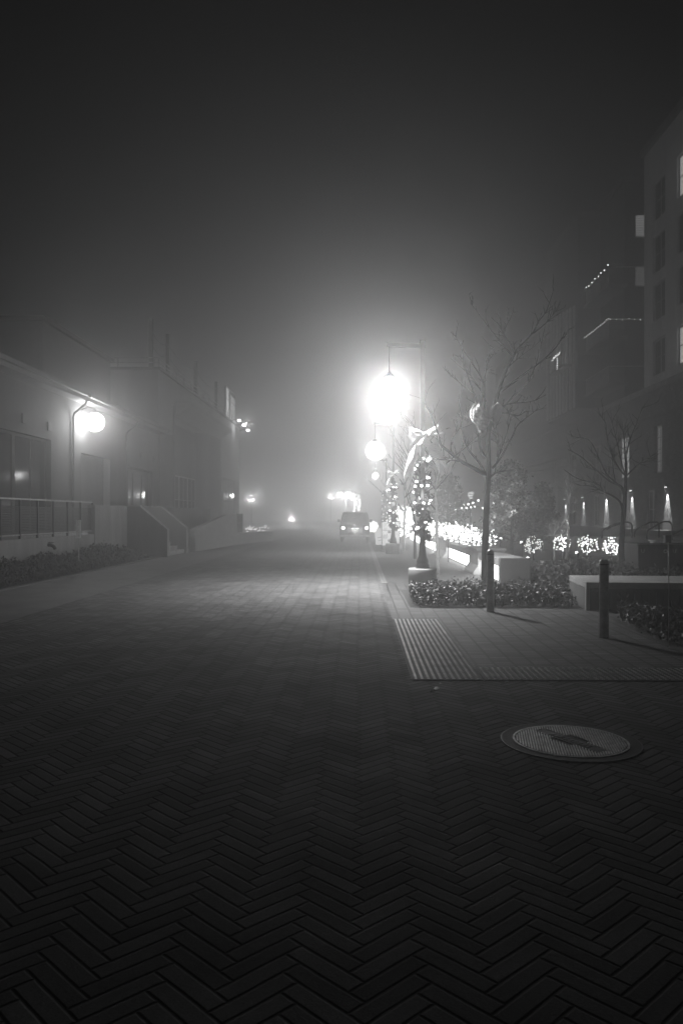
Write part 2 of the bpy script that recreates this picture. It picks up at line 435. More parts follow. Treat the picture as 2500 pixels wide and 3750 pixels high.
def window(parent, P, h, depth, nu=2, nv=2, pane=None, frame=None, fw=.06, name='window'):
    a, b, c, d = h
    def bx(mb, ua, ub, va, vb, d0, d1):
        pts = [P(u, v, dd) for dd in (d0, d1) for u, v in ((ua, va), (ub, va), (ub, vb), (ua, vb))]
        mb.add(pts, [(0, 3, 2, 1), (4, 5, 6, 7), (0, 1, 5, 4), (1, 2, 6, 5), (2, 3, 7, 6), (3, 0, 4, 7)])
    fr = MB(); e = .003; dd0, dd1 = depth * .45, depth - .005
    bx(fr, a + e, a + fw, c + e, d - e, dd0, dd1); bx(fr, b - fw, b - e, c + e, d - e, dd0, dd1)
    bx(fr, a + fw, b - fw, c + e, c + fw, dd0, dd1); bx(fr, a + fw, b - fw, d - fw, d - e, dd0, dd1)
    for k in range(1, nu):
        u = a + (b - a) * k / nu; bx(fr, u - fw * .4, u + fw * .4, c + fw, d - fw, dd0 + .01, dd1)
    for k in range(1, nv):
        v = c + (d - c) * k / nv; bx(fr, a + fw, b - fw, v - fw * .3, v + fw * .3, dd0 + .02, dd1)
    f = fr.build(name, frame or m_steel, parent)
    pn = MB(); bx(pn, a + fw * .5, b - fw * .5, c + fw * .5, d - fw * .5, dd0 + .035, dd0 + .05)
    pn.build('pane', pane or m_glass, f)
    return f

# ------------------------------------------------------------------ LEFT: low building with eave
XL = -10.5; TZ = .9
PL = lambda u, v, d: (XL - d, u, v)
lb = thing('stucco_building', 'low stucco building with an overhanging eave behind the slatted terrace railing', 'building', (XL, 24, 0))
lb.location = (0, 0, 0)
# facade openings: tall glazing, recess, double door
h_glaz = (14.0, 26.95, TZ, 4.10); h_door = (35.9, 40.3, TZ, 3.75); h_rec = (29.9, 33.4, TZ, 3.9)
wl = holed(MB(), PL, 8, 41.45, 0, 5.75, [h_glaz, h_door, h_rec], .35)
wl.box(-24, XL - .35, 8, 41.45, 0, 5.75)
wl.build('wall', m_stucco, lb)
ev = MB().box(-24, -10.0, 7.5, 41.45, 5.75, 5.80); ev.build('eave_soffit', m_trim, lb)
MB().box(-10.0, -9.93, 7.5, 41.4, 5.72, 5.98).build('fascia', m_trim, lb)
MB().face([(-9.97, 7.5, 5.985), (-9.97, 41.4, 5.985), (-13, 41.4, 6.7), (-13, 7.5, 6.7)]).build('roof', m_roof, lb)
for k in range(5):
    a = 14 + k * 2.59
    window(lb, PL, (a, a + 2.59, TZ, 4.10), .35, 2, 1, name='window', frame=m_stuccod, fw=.09)
window(lb, PL, h_door, .35, 3, 1, name='door', frame=m_stuccod, fw=.1)
MB().box(XL - .33, XL - .30, h_rec[0], h_rec[1], TZ, 3.9).build('recessed_panel', m_stuccod, lb)
for (px, py) in ((87, 1533), (180, 1562), (518, 1668), (565, 1684)):
    p = px_(px, py, XL)
    v = MB().box(XL, XL + .05, p.y - .17, p.y + .17, p.z - .15, p.z + .15)
    for k in range(5): v.box(XL + .05, XL + .06, p.y - .15, p.y + .15, p.z - .12 + k * .055, p.z - .10 + k * .055)
    v.build('wall_vent', m_stuccod, lb)
for yy in (28.9, 35.6):
    MB().tube([(-9.95, yy, 5.72), (-9.97, yy, 5.62), (-10.40, yy, 5.25), (-10.44, yy, 5.1), (-10.44, yy, .95)], .045, 8).build('downspout', m_stucco, lb)
MB().box(-10.0, -9.80, 7.5, 28.75, 5.86, 5.99).build('gutter', m_trim, lb)
MB().box(-10.0, -9.80, 29.05, 41.4, 5.86, 5.99).build('gutter', m_trim, lb)
# set back dark upper storey
ub = MB().box(-24, -13, 32.4, 41.4, 5.81, 9.5); ub.build('upper_storey', m_roof, lb)
MB().box(-24.2, -12.8, 32.2, 41.4, 9.5, 9.68).build('upper_roof', m_roof, lb)

def globe_lamp(name, label, loc, arm, emis, r=.36):
    t = thing(name, label, 'wall lamp', loc)
    MB().lathe([(r * math.sin(math.pi * k / 12), -r * math.cos(math.pi * k / 12)) for k in range(1, 12)], n=20).build('lamp_glass', emis, t)  # glass made larger than a real lamp's to imitate its bloom
    MB().lathe([(.12, .345), (.09, .38), (.04, .46)], n=20).build('cap', m_iron, t)
    MB().tube([(0, 0, .41), (0, 0, .50), (arm * .5, 0, .55), (arm, 0, .48)], .022, 8).build('bracket_arm', m_iron, t)
    MB().box(arm - .02, arm, -.08, .08, .3, .54).build('wall_plate', m_iron, t)
    lamp_light(t, 'POINT', 1150, (0, 0, 0), .2)
    return t
gl = globe_lamp('wall_lamp', 'glaring wall lamp under the eave of the stucco building on the left', (-9.98, 29.9, 5.05), -.52, e_wall)

# ------------------------------------------------------------------ LEFT: tall portal block
pb = thing('portal_building', 'tall flat roofed building with a deep portal and poles standing on its roof', 'building')
PT = 9.15
m_render = surf('pale_render', .26, .85, .25, .8, .15, 60, streak=True)
b = MB()
b.box(-22, XL, 41.5, 45.2, 0, PT); b.box(-22, XL, 59.8, 69.5, 0, PT)
b.box(-22, XL - .002, 45.2, 59.8, 7.85, PT - .002); b.box(-22, -12.4, 45.2, 59.8, 0, 7.85)
b.build('wall', m_render, pb)
MB().box(-22.2, XL + .12, 41.38, 69.62, PT, PT + .14).build('roof', m_concd, pb)
MB().box(XL, XL + .04, 41.55, 44.6, TZ, 6.0).build('cladding_panel', m_stuccod, pb)
MB().box(XL, XL + .07, 44.75, 44.95, TZ, 7.7).build('trim_post', m_trim, pb)
MB().box(XL, XL + .07, 59.9, 60.1, TZ, 7.7).build('trim_post', m_trim, pb)
MB().box(-12.3, XL - .06, 45.25, 59.75, 7.70, 7.84).build('soffit', m_trim, pb)
MB().box(-12.39, -12.3, 45.4, 59.7, TZ, 7.6).build('back_panel', m_stuccod, pb)
P2 = lambda u, v, d: (-12.22 - d, u, v)
for k in range(5): window(pb, P2, (46 + k * 2.7, 48.6 + k * 2.7, TZ + .02, 4.2), .07, 2, 2, frame=m_steel, fw=.08)
P3 = lambda u, v, d: (XL + .08 - d, u, v)
for k in range(2): window(pb, P3, (61.2 + k * 2.8, 63.9 + k * 2.8, TZ, 4.4), .07, 2, 2, frame=m_stuccod, fw=.1)
# deep canopy wedge over the portal
MB().prism([(XL + .02, 7.2), (XL + .9, 7.75), (XL + .9, 8.0), (XL + .02, 8.0)], 45.3, 59.7).build('canopy', m_trim, pb)
rl = MB()
for yy in [41.6 + k * 2.0 for k in range(14)]: rl.box(XL - .03, XL + .02, yy, yy + .05, PT + .14, PT + .62)
for xx in [-10.7 - k * 1.9 for k in range(5)]: rl.box(xx - .05, xx, 41.45, 41.5, PT + .14, PT + .62)
for z in (PT + .36, PT + .60):
    rl.box(XL - .02, XL + .01, 41.6, 69.4, z, z + .04); rl.box(-21, XL, 41.46, 41.49, z, z + .04)
rl.build('roof_railing', m_steel, pb)
posts = [(553, 1167, 1350), (615, 1224, 1377), (716, 1323, 1451), (792, 1398, 1508), (853, 1459, 1559)]
labs = ['tallest looking roof pole, nearest, at the near corner of the portal roof', 'second roof pole from the near corner of the portal roof',
        'middle one of the five roof poles above the portal', 'fourth roof pole, second from the far end of the portal roof', 'farthest roof pole, in front of the lit rooftop sign']
tops = []
for (px, t_, b_), lab in zip(posts, labs):
    Y = yat(px, -11.2); zt = zat(t_, -11.2, Y)
    t = thing('roof_pole', lab, 'pole', (-11.2, Y, PT + .14), 0, 'poles along the portal roof')
    MB().box(-.1, .1, -.1, .1, 0, zt - PT - .14).build('shaft', m_iron, t)
    MB().box(-.17, .17, -.17, .17, 0, .04).build('foot_plate', m_iron, t)
    tops.append(Vector((-11.2, Y, zt)))
for k, (a, c) in enumerate(zip(tops, tops[1:])):
    mb = MB()
    for dz in (.55, 1.25):
        pts = []
        for q in range(13):
            s = q / 12; p = a.lerp(c, s); p.z -= dz + .35 * 4 * s * (1 - s); pts.append(p)
        mb.tube(pts, .012, 4)
    tag(mb.build('roof_cable', m_iron), ['slack pair of cables between the nearest and second roof poles', 'slack pair of cables between the second and middle roof poles',
        'slack pair of cables between the middle and fourth roof poles', 'slack pair of cables between the fourth and farthest roof poles'][k], 'cable', 'cables between the roof poles')
# rooftop sign and its floodlights
sg = thing('rooftop_sign', 'tall lit board standing at the far end of the portal roof', 'sign', (-10.9, 67.6, PT + .14))
MB().box(-.08, .0, -2.6, -1.2, .1, 2.7).build('board', e_sign, sg)
MB().box(-.08, .0, -.5, 2.2, .3, 2.4).build('board', emit('board_glow_dim', .2, False), sg)  # fainter glow, likewise in place of floodlighting
fr = MB()
for yy in (-2.66, -1.14, -.56, 2.26): fr.box(-.12, .03, yy - .04, yy + .04, 0, 2.8)
fr.box(-.12, .03, -2.6, 2.2, 2.72, 2.8); fr.box(-.12, .03, -2.6, 2.2, 1.0, 1.06); fr.box(-.12, .03, -2.6, 2.2, 1.8, 1.86)
fr.build('frame', m_steel, sg)
for k, (Y, z) in enumerate(((64.2, 9.15), (67.0, 9.1), (69.3, 8.9))):
    t = thing('floodlight', ['first small floodlight on the far end of the portal roof edge, highest in the photo', 'middle one of three small floodlights at the far end of the portal roof edge', 'last and lowest of three small floodlights at the far end of the portal roof edge'][k], 'floodlight', (-10.4, Y, z), 0, 'floodlights on the portal roof edge')
    MB().tube([(0, 0, 0), (.45, 0, .12), (.72, 0, .05)], .03, 6).build('arm', m_iron, t)
    MB().box(.62, .84, -.16, .16, -.07, .07).build('housing', m_iron, t)
    MB().box(.60, .86, -.19, -.162, -.09, .09).build('lens', e_flood, t)
    if k == 1: lamp_light(t, 'POINT', 500, (.9, -.3, .1), .1)

# ------------------------------------------------------------------ LEFT: terrace, retaining wall, railing, stairs, ramp
structure('terrace', MB().box(XL + .001, -8.72, 8, 41.4, 0, TZ - .02), m_conc)
rw = MB().box(-8.72, -8.5, 8, 25.4, 0, .93)
tag(rw.build('retaining_wall', m_conc), 'low concrete wall carrying the slatted railing behind the left shrubs', 'wall')
tw = MB().box(-8.72, -8.48, 25.42, 28.98, 0, 1.86)
tag(tw.build('parapet_wall', m_conc, bevel=.01), 'tall plain concrete wall between the slatted railing and the stairs', 'wall')
rf = thing('railing', 'dark metal railing with horizontal slats on the low wall at far left', 'railing', (-8.6, 17, .93))
for k in range(15):
    MB().box(-.025, .025, -6.9 + k * 1.1, -6.85 + k * 1.1, 0, 1.0).build('post', m_iron, rf)
MB().box(-.035, .035, -8.6, 8.4, 1.0, 1.04).build('top_rail', m_steel, rf)
MB().box(-.02, .02, -8.6, 8.4, .09, .12).build('bottom_rail', m_steel, rf)
sl = MB()
for k in range(17): sl.box(-.01, .0, -8.6, 8.4, .13 + k * .042, .13 + k * .042 + .031)
sl.build('slat_infill', m_iron, rf)

def cheek(y0, label):
    pr = [(-8.72, 0), (-7.02, 0), (-7.02, 1.0), (-8.05, 1.86), (-8.72, 1.86)]
    t = thing('stair_wall', label, 'wall', (0, y0, 0), 0, 'sloping walls beside the stairs')
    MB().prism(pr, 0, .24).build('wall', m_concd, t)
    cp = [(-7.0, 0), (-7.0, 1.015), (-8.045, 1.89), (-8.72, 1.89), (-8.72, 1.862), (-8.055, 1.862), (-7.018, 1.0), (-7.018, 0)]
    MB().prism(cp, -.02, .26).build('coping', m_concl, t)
cheek(29.0, 'nearer dark concrete wall stepping down beside the stairs')
cheek(32.25, 'farther dark concrete wall stepping down beside the stairs')
st = MB()
for k in range(6): st.box(-8.72, -7.0 - k * .28 - .1, 29.25, 32.24, k * .15, (k + 1) * .15)
st.box(-10.4, -8.72, 29.25, 32.24, TZ - .02, TZ + .0)
tag(st.build('stairs', m_conc), 'concrete steps rising between the two sloping walls', 'stairs')
# ramp wall along the street
rmp = thing('ramp_wall', 'pale concrete wall rising with the ramp beyond the stairs', 'wall')
a0, a1 = Vector((-6.85, 33.1, 0)), Vector((-6.3, 41.0, 0)); dv = (a1 - a0).normalized(); nv_ = Vector((-dv.y, dv.x, 0))
def strip_wall(mb, A, B, th, prof):     # prof: list of (s, ztop)
    d = (B - A).normalized(); n = Vector((-d.y, d.x, 0)); Lh = (B - A).length
    pts = [(0, 0)] + [(s * Lh, z) for s, z in prof] + [(Lh, 0)]
    v = [A + d * s + Vector((0, 0, z)) for s, z in pts] + [A + d * s + n * th + Vector((0, 0, z)) for s, z in pts]
    k = len(pts); mb.add(v, [tuple(range(k)), tuple(range(2 * k - 1, k - 1, -1))] + [(i, i + k, (i + 1) % k + k, (i + 1) % k) for i in range(k)])
    return mb
strip_wall(MB(), a0, a1, .22, [(0, .94), (.72, 1.56), (1, 1.56)]).build('wall', m_concl, rmp)
strip_wall(MB(), Vector((-8.3, 33.3, 0)), Vector((-7.7, 41, 0)), .2, [(0, 1.86), (1, 1.86)]).build('back_wall', m_concd, rmp)
strip_wall(MB(), Vector((-6.3, 41.02, 0)), Vector((-5.15, 47.5, 0)), .25, [(0, .6), (1, .55)]).build('low_wall', m_concl, rmp)
rr_ = thing('ramp_railing', 'short dark metal railing on the end of the ramp wall', 'railing', (-6.35, 41.3, .6))
for k in range(5): MB().box(-.03, .03, k * .45, k * .45 + .05, 0, 1.0).build('post', m_iron, rr_)
tr = MB()
for z in (.15, .5, .96): tr.box(-.02, .02, 0, 1.85, z, z + .04)
tr.build('rails', m_iron, rr_)

def leaves(mb, pts, size, seed, flat=0):
    rnd = random.Random(seed)
    for p in pts:
        a = Vector((rnd.gauss(0, 1), rnd.gauss(0, 1), rnd.gauss(0, 1) * (1 - flat))).normalized()
        c = a.cross(Vector((rnd.gauss(0, 1), rnd.gauss(0, 1), rnd.gauss(0, 1)))).normalized()
        s = size * rnd.uniform(.6, 1.35); p = Vector(p)
        mb.face([p - a * s, p + c * s * .5, p + a * s, p - c * s * .5])
def hedge_pts(poly_fn, n, hgt, rnd, scale=1.6):
    out = []
    while len(out) < n:
        x, y = poly_fn(rnd); q = noise.noise(Vector((x * scale, y * scale, 3.1)))
        q2 = noise.noise(Vector((x * 5, y * 5, 9.1)))
        top = hgt * (.72 + .5 * q + .25 * q2)
        z = top * (rnd.random() ** .55)
        if rnd.random() < .1: z = top * rnd.uniform(1, 1.25)
        out.append((x, y, max(.01, z)))
    return out
rnd = random.Random(5)
# left shrubs: a run of separate plants
lab_l = ['leftmost low dark shrub in the bed below the slatted railing', 'low shrub second from the left frame edge in the kerbed bed', 'low shrub in front of the marker post in the kerbed bed',
         'low shrub just past the marker post in the kerbed bed', 'tallest shrub at the foot of the tall plain concrete wall', 'last small shrub before the stair wall in the kerbed bed']
for k in range(6):
    y0 = 14.6 + k * 2.2
    if k == 5: y0 = 25.5
    hg = [.42, .46, .50, .50, .62, .40][k]
    pts = []
    while len(pts) < 3200:
        x = rnd.uniform(-8.42, -7.38); y = rnd.uniform(-.2, 2.35)
        e = 1 - ((x + 7.9) / .62) ** 2 * .5 - ((y - 1.07) / 1.3) ** 2 * .55
        top = hg * e * (1 + .35 * noise.noise(Vector((x * 2.5, (y + y0) * 2.5, 0))) + .3 * noise.noise(Vector((x * 7, (y + y0) * 7, 4))))
        pts.append((x + 7.9, y - 1.07, max(.02, top * rnd.random() ** .5)))
    t = thing('shrub', lab_l[k], 'shrub', (-7.9, y0 + 1.07, .03), 0, 'shrubs in the kerbed bed on the left')
    mb = MB(); leaves(mb, pts, .045, k); mb.build('foliage', m_leaf, t)
    mb = MB()
    for q in range(14):
        x, y = rnd.uniform(-.35, .35), rnd.uniform(-.9, .9); mb.tube([(x * .5, y * .6, 0), (x * .8, y * .8, hg * .4), (x, y, hg * .75)], [.012, .008, .003], 4)
    tag(mb.build('stems', m_bark, t), kind='stuff')
# marker post
mk = thing('marker_post', 'thin post with a pale reflective marker plate standing in the left bed', 'marker post', (-7.62, 21.5, .03))
MB().box(-.012, .012, -.012, .012, 0, .95).build('post', m_steel, mk)
MB().box(-.068, .068, -.03, -.015, .88, 1.38).build('plate', m_white, mk, bevel=.004)
for (x, z, s) in ((0, .97, .016), (0, 1.25, .014), (.05, 1.05, .012)): MB().lathe([(s, 0), (s * .6, .006)], n=12, M=Matrix.Translation((x, -.0305, z)) @ Matrix.Rotation(R(90), 4, 'X')).build('reflector', m_rim, mk)
# valve on the wall
vt = thing('wall_valve', 'small dark hose valve sticking out of the low wall behind the left shrubs', 'valve', (-8.5, yat(190, -8.4), .62))
MB().tube([(0, 0, .1), (.08, 0, .1), (.16, 0, .06), (.2, 0, -.02)], .05, 8).build('body', m_iron, vt)
MB().lathe([(.09, 0), (.09, .02)], (0.09, 0, .16), 10).build('wheel', m_iron, vt)

# ------------------------------------------------------------------ RIGHT: lamp posts
def lamp_post(loc, label):
    t = thing('lamp_post', label, 'lamp post', loc, 0, 'lamp posts along the right road edge')
    MB().lathe([(.30, 0), (.302, .40), (.29, .425)], n=40).build('concrete_footing', m_conc, t)
    MB().lathe([(.145, .427), (.15, .46), (.145, .50), (.12, .53), (.13, .56), (.12, .60), (.085, .68), (.07, .82), (.062, 1.05), (.055, 1.5), (.05, 1.52)], n=24).build('cast_base', m_iron, t)
    MB().box(-.042, .042, -.042, .042, 1.5, 5.10).build('shaft', m_post, t)
    MB().box(-.052, .052, -.052, .052, 5.06, 5.22).build('pole_cap', m_iron, t)
    MB().prism([(-.75, 5.10), (-.042, 5.06), (-.042, 5.14), (-.75, 5.18)], -.035, .035).build('arm', m_iron, t)
    ln = MB().lathe([(.012, 4.55), (.012, 5.1)], (-.70, 0, 0), 8).build('hanger_rod', m_iron, t)
    lt = MB().lathe([(.13, 4.425), (.12, 4.47), (.06, 4.52), (.02, 4.56)], (-.70, 0, 0), 20).build('lantern_cap', m_iron, t)
    MB().lathe([(.38 * math.sin(math.pi * k / 16), 4.07 - .38 * math.cos(math.pi * k / 16)) for k in range(1, 16)], (-.70, 0, 0), 20).build('lantern_glass', e_lamp, t)  # globe oversized to stand in for the lantern's lens bloom
    lamp_light(t, 'POINT', 1750, (-.70, 0, 4.10), .2)
    lamp_light(t, 'SPOT', 8500, (-.70, 0, 4.05), .17, R(142), 1.0, (0, 0, -1))
    return t
L1 = lamp_post((1.33, 16.8, 0), 'nearest lamp post, on a round concrete footing, with its blazing lantern over the road')
L2 = dup(L1, (1.33, 31.4, 0), 'second lamp post, behind the framed poster board and smaller than the nearest one')
L3 = dup(L1, (1.75, 52.0, 0), 'third lamp post, farthest of the arm lamps, with its lantern faint in the fog')

for L_, f_ in ((L2, .35), (L3, .12)):
    for ch in L_.children:
        if ch.type == 'LIGHT': ch.data = ch.data.copy(); ch.data.energy *= f_
        if L_ is L3 and ch.name.startswith('lantern_glass'): ch.data = ch.data.copy(); ch.data.transform(Matrix.Translation((-.7, 0, 4.1)) @ Matrix.Scale(.55, 4) @ Matrix.Translation((.7, 0, -4.1)))
def ribbon(mb, pts, w, nrm, wob=.01, seed=1):
    r2 = random.Random(seed); nrm = Vector(nrm).normalized(); prev = None; pts = [Vector(p) for p in pts]
    # resample
    fine = []
    for a, c in zip(pts, pts[1:]):
        for q in range(5): fine.append(a.lerp(c, q / 5))
    fine.append(pts[-1])
    for i, p in enumerate(fine):
        d = (fine[min(i + 1, len(fine) - 1)] - fine[max(i - 1, 0)]).normalized(); s = d.cross(nrm).normalized()
        ww = w if not callable(w) else w(i / (len(fine) - 1))
        o = nrm * wob * math.sin(i * 1.3 + seed)
        row = [p - s * ww / 2 + o, p + nrm * .01, p + s * ww / 2 - o]
        if prev:
            mb.face([prev[0], prev[1], row[1], row[0]], True); mb.face([prev[1], prev[2], row[2], row[1]], True)
        prev = row
def bow(loc, label, s=1.0, rz=0):
    t = thing('ribbon_bow', label, 'bow', loc, rz, 'white ribbon bows')
    k = .00165 * s
    def piece(nm, pts, y0, seed):
        r2 = random.Random(seed); P = [Vector(((a - 370) * k, 0, -(b - 330) * k)) for a, b in pts]
        c = sum(P, Vector()) / len(P); n = len(P); rings = []
        for q in (1, .66, .33):
            rings.append([c + (p - c) * q + Vector((0, -y0 - (1 - q) * .05 * s + r2.uniform(-.012, .012) * s, 0)) for p in P])
        mb = MB(); v = [p for r_ in rings for p in r_] + [c + Vector((0, -y0 - .05 * s, 0))]; f = []
        for a in range(2):
            for i in range(n): f.append((a * n + i, a * n + (i + 1) % n, (a + 1) * n + (i + 1) % n, (a + 1) * n + i))
        for i in range(n): f.append((2 * n + i, 2 * n + (i + 1) % n, 3 * n))
        mb.add(v, f, False); o = mb.build(nm, m_ribbon, t); sm = o.modifiers.new('solid', 'SOLIDIFY'); sm.thickness = .006; sm.offset = 1
    piece('loop', [(355, 305), (280, 268), (200, 258), (182, 350), (208, 462), (290, 410), (380, 355)], .05, 1)
    piece('loop', [(385, 300), (470, 250), (535, 214), (566, 258), (500, 310), (400, 360)], .06, 2)
    piece('loop', [(400, 330), (480, 316), (582, 306), (584, 318), (490, 350), (410, 352)], .03, 3)
    piece('tail', [(405, 485), (440, 430), (500, 418), (545, 490), (590, 600), (624, 700), (590, 690), (545, 784), (490, 660)], .05, 4)
    piece('tail', [(268, 440), (300, 470), (300, 560), (262, 680), (222, 856), (180, 800), (132, 826), (160, 680), (205, 540)], .04, 5)
    piece('tail', [(360, 350), (400, 352), (450, 430), (405, 485), (330, 420), (280, 450)], .035, 6)
    mb = MB(); mb.ball((0, -.06, .005), .05 * s); mb.build('knot', m_ribbon, t)
    return t
bow((1.36, 16.70, zat(1592, 1.36, 16.7)), 'large white ribbon bow tied to the nearest lamp post', 1.12)
bow((1.33, 31.3, zat(1733, 1.33, 31.3)), 'smaller looking white ribbon bow on the second lamp post', .8)

def garland(loc, z0, z1, label, nb=42, seed=1, s=1.0):
    r2 = random.Random(seed)
    t = thing('garland', label, 'garland', loc, 0, 'lit garlands wound round the lamp posts')
    turns = (z1 - z0) / .42; path = []
    for k in range(int(turns * 16)):
        a = k / 16 * 2 * math.pi; z = z0 + (z1 - z0) * k / (turns * 16)
        path.append(Vector((math.cos(a) * .10 * s, math.sin(a) * .10 * s, z)))
    fol = MB(); pts = []
    for p in path:
        for q in range(34):
            v = Vector((r2.gauss(0, 1), r2.gauss(0, 1), r2.gauss(0, 1))).normalized() * r2.random() ** .5 * .13 * s
            pts.append(p + v)
    leaves(fol, pts, .042, seed); fol.build('foliage', m_pine, t)
    MB().tube(path, .012, 5).build('wire', m_iron, t)
    me = None
    for k in range(nb):
        p = path[int((k + .5) / nb * len(path))]; v = Vector((p.x, p.y, 0)).normalized()
        q = p + v * r2.uniform(.05, .12) * s + Vector((r2.uniform(-.05, .05), r2.uniform(-.05, .05), r2.uniform(-.1, .1)))
        if me is None:
            o = MB().ball((0, 0, 0), .036).build('bulb', e_bulb, t); me = o
        else:
            o = me.copy(); COL.objects.link(o); o.parent = t
        o.location = q; sc_ = r2.uniform(.55, 1.1); o.scale = (sc_,) * 3
    lamp_light(t, 'POINT', 25, (0, -.25, (z0 + z1) / 2), .12)
    return t
garland((1.33, 16.8, 0), 1.05, 2.75, 'garland with round bulbs wound round the nearest lamp post', 46, 3)
garland((1.33, 31.4, 0), 1.0, 3.0, 'garland with bulbs wound round the second lamp post', 46, 8)
garland((1.75, 52.0, 0), 1.0, 3.2, 'garland with bulbs on the third lamp post, left of the poster board top', 24, 12, 1.5)

# far lights up the street
for k, (px, py, Y, r_, pw) in enumerate([(1245, 1812, 74, .26, 700), (1275, 1814, 66, .28, 700), (1293, 1825, 60, .16, 200)]):
    p = py_(px, py, Y)
    t = thing('distant_street_lamp', ['leftmost of the three distant street lamps above the vehicle', 'middle and largest of the three distant street lamps above the vehicle', 'rightmost small street lamp just above the column of lights'][k], 'street lamp', (p.x, Y, 0), 0, 'distant street lamps')
    MB().lathe([(.12, 0), (.1, .4), (.05, .6), (.045, p.z + .35)], (.55, 0, 0), 10).build('pole', m_steel, t)
    MB().tube([(.55, 0, p.z + .33), (.2, 0, p.z + .42), (0, 0, p.z + .30)], .035, 6).build('arm', m_steel, t)
    MB().lathe([(r_ * .6, -.16), (r_, 0), (r_ * .7, .2)], (0, 0, p.z), 14).build('lamp_glass', e_far, t)
    lamp_light(t, 'POINT', (900, 1200, 300)[k], (0, 0, p.z), .2)
    MB().lathe([(r_ * 1.1, .21), (.05, .32)], (0, 0, p.z), 14).build('cap', m_iron, t)
for (px, py, Y, lab) in [(921, 1834, 95, 'lone tiny lamp on a pole beyond the far corner of the portal building'), (1067, 1927, 100, 'lone tiny low light far down the street'), (1211, 1826, 110, 'faintest thin far lamp left of the three distant street lamps')]:
    p = py_(px, py, Y); zz = max(p.z, .8)
    t = thing('tiny_far_lamp', lab, 'street lamp', (p.x, Y, 0))
    MB().lathe([(.08, 0), (.05, zz)], n=8).build('pole', m_steel, t)
    MB().box(-.28, .28, -.15, .15, zz, zz + .14).build('lamp_glass', emit('tiny_far', 20, False), t)
    lamp_light(t, 'POINT', 2500, (0, 0, zz + .4), .3)
# column of lights behind the car
fl = thing('lit_column', 'thin column wrapped with loose string lights rising behind the vehicle', 'light column', (xat(1304, 58), 58, 0))
MB().lathe([(.06, 0), (.05, 2.9)], n=8).build('pole', m_steel, fl)
r2 = random.Random(4); bm0 = None
for k in range(26):
    z = 1.4 + 1.6 * k / 25; q = (r2.uniform(-.28, .28), r2.uniform(-.2, .2), z)
    if bm0 is None: o = bm0 = MB().ball((0, 0, 0), .055).build('bulb', e_bulb, fl)
    else: o = bm0.copy(); COL.objects.link(o); o.parent = fl
    o.location = q

# ------------------------------------------------------------------ vehicle
def vehicle():
    Y0 = 45.0; xc = xat(1299, Y0)
    t = thing('parked_car', 'dark boxy vehicle with both headlights on, facing us down the street', 'car', (xc, Y0, 0))
    hw = .86
    body = MB()
    # side profile (y, z), nose toward -y, swept in x with tumblehome
    prof = [(0, .28), (0, .72), (.06, .98), (.9, 1.08), (1.55, 1.66), (2.1, 1.72), (4.0, 1.70), (4.45, 1.15), (4.5, .3)]
    n = len(prof); v = []
    for sx in (-1, -.93, .93, 1):
        for (y, z) in prof:
            w = hw * (1 if z < 1.1 else 1 - (z - 1.1) * .27)
            e = 0 if abs(sx) < 1 else .06
            v.append((sx * w, y + e * (1 if y < 2 else -1), z - (e * .6 if z > 1 else 0)))
    f = []
    for a in range(3):
        for k in range(n): f.append((a * n + k, a * n + (k + 1) % n, (a + 1) * n + (k + 1) % n, (a + 1) * n + k))
    f.append(tuple(range(n))[::-1]); f.append(tuple(3 * n + k for k in range(n)))
    body.add(v, f); body.build('body', m_carp, t, bevel=.03)
    MB().face([(-.70, .93, 1.125), (.70, .93, 1.125), (.60, 1.5, 1.64), (-.60, 1.5, 1.64)]).build('windscreen', m_glass, t)
    for s in (-1, 1):
        MB().lathe([(.085, 0), (.07, .03)], n=16, M=Matrix.Translation((s * .66, .015, .80)) @ Matrix.Rotation(R(90), 4, 'X')).build('headlight', e_head, t)
        MB().box(s * .93 - .08, s * .93 + .08, 1.0, 1.12, 1.12, 1.28).build('side_mirror', m_carp, t, bevel=.02)
        for yy in (.75, 3.6):
            w = MB().lathe([(.30, -.1), (.34, -.08), (.34, .08), (.30, .1)], n=24, M=Matrix.Translation((s * .76, yy, .34)) @ Matrix.Rotation(R(90), 4, 'Y')).build('wheel', m_rubber, t)
            MB().lathe([(.2, .101 * s), (.05, .12 * s)], n=16, M=Matrix.Translation((s * .76, yy, .34)) @ Matrix.Rotation(R(90), 4, 'Y')).build('rim', m_rim, w)
    gr = MB()
    for k in range(4): gr.box(-.42, .42, -.02, 0, .56 + k * .07, .60 + k * .07)
    gr.build('grille', m_rim, t)
    MB().box(-.80, .80, -.05, .0, .3, .42).build('bumper', m_steel, t)
    MB().box(-.2, -.06, -.03, -.005, .76, .79).build('badge_light', emit('badge_light', 3, False), t)
    MB().box(.06, .2, -.03, -.005, .76, .79).build('badge_light', MATS['badge_light'], t)
    MB().box(-.55, -.2, 1.9, 1.96, 1.725, 1.76).build('roof_bar', m_rim, t)
    lamp_light(t, 'SPOT', 250, (0, -.1, .8), .1, R(70), .5, (0, -1, -.1))
vehicle()

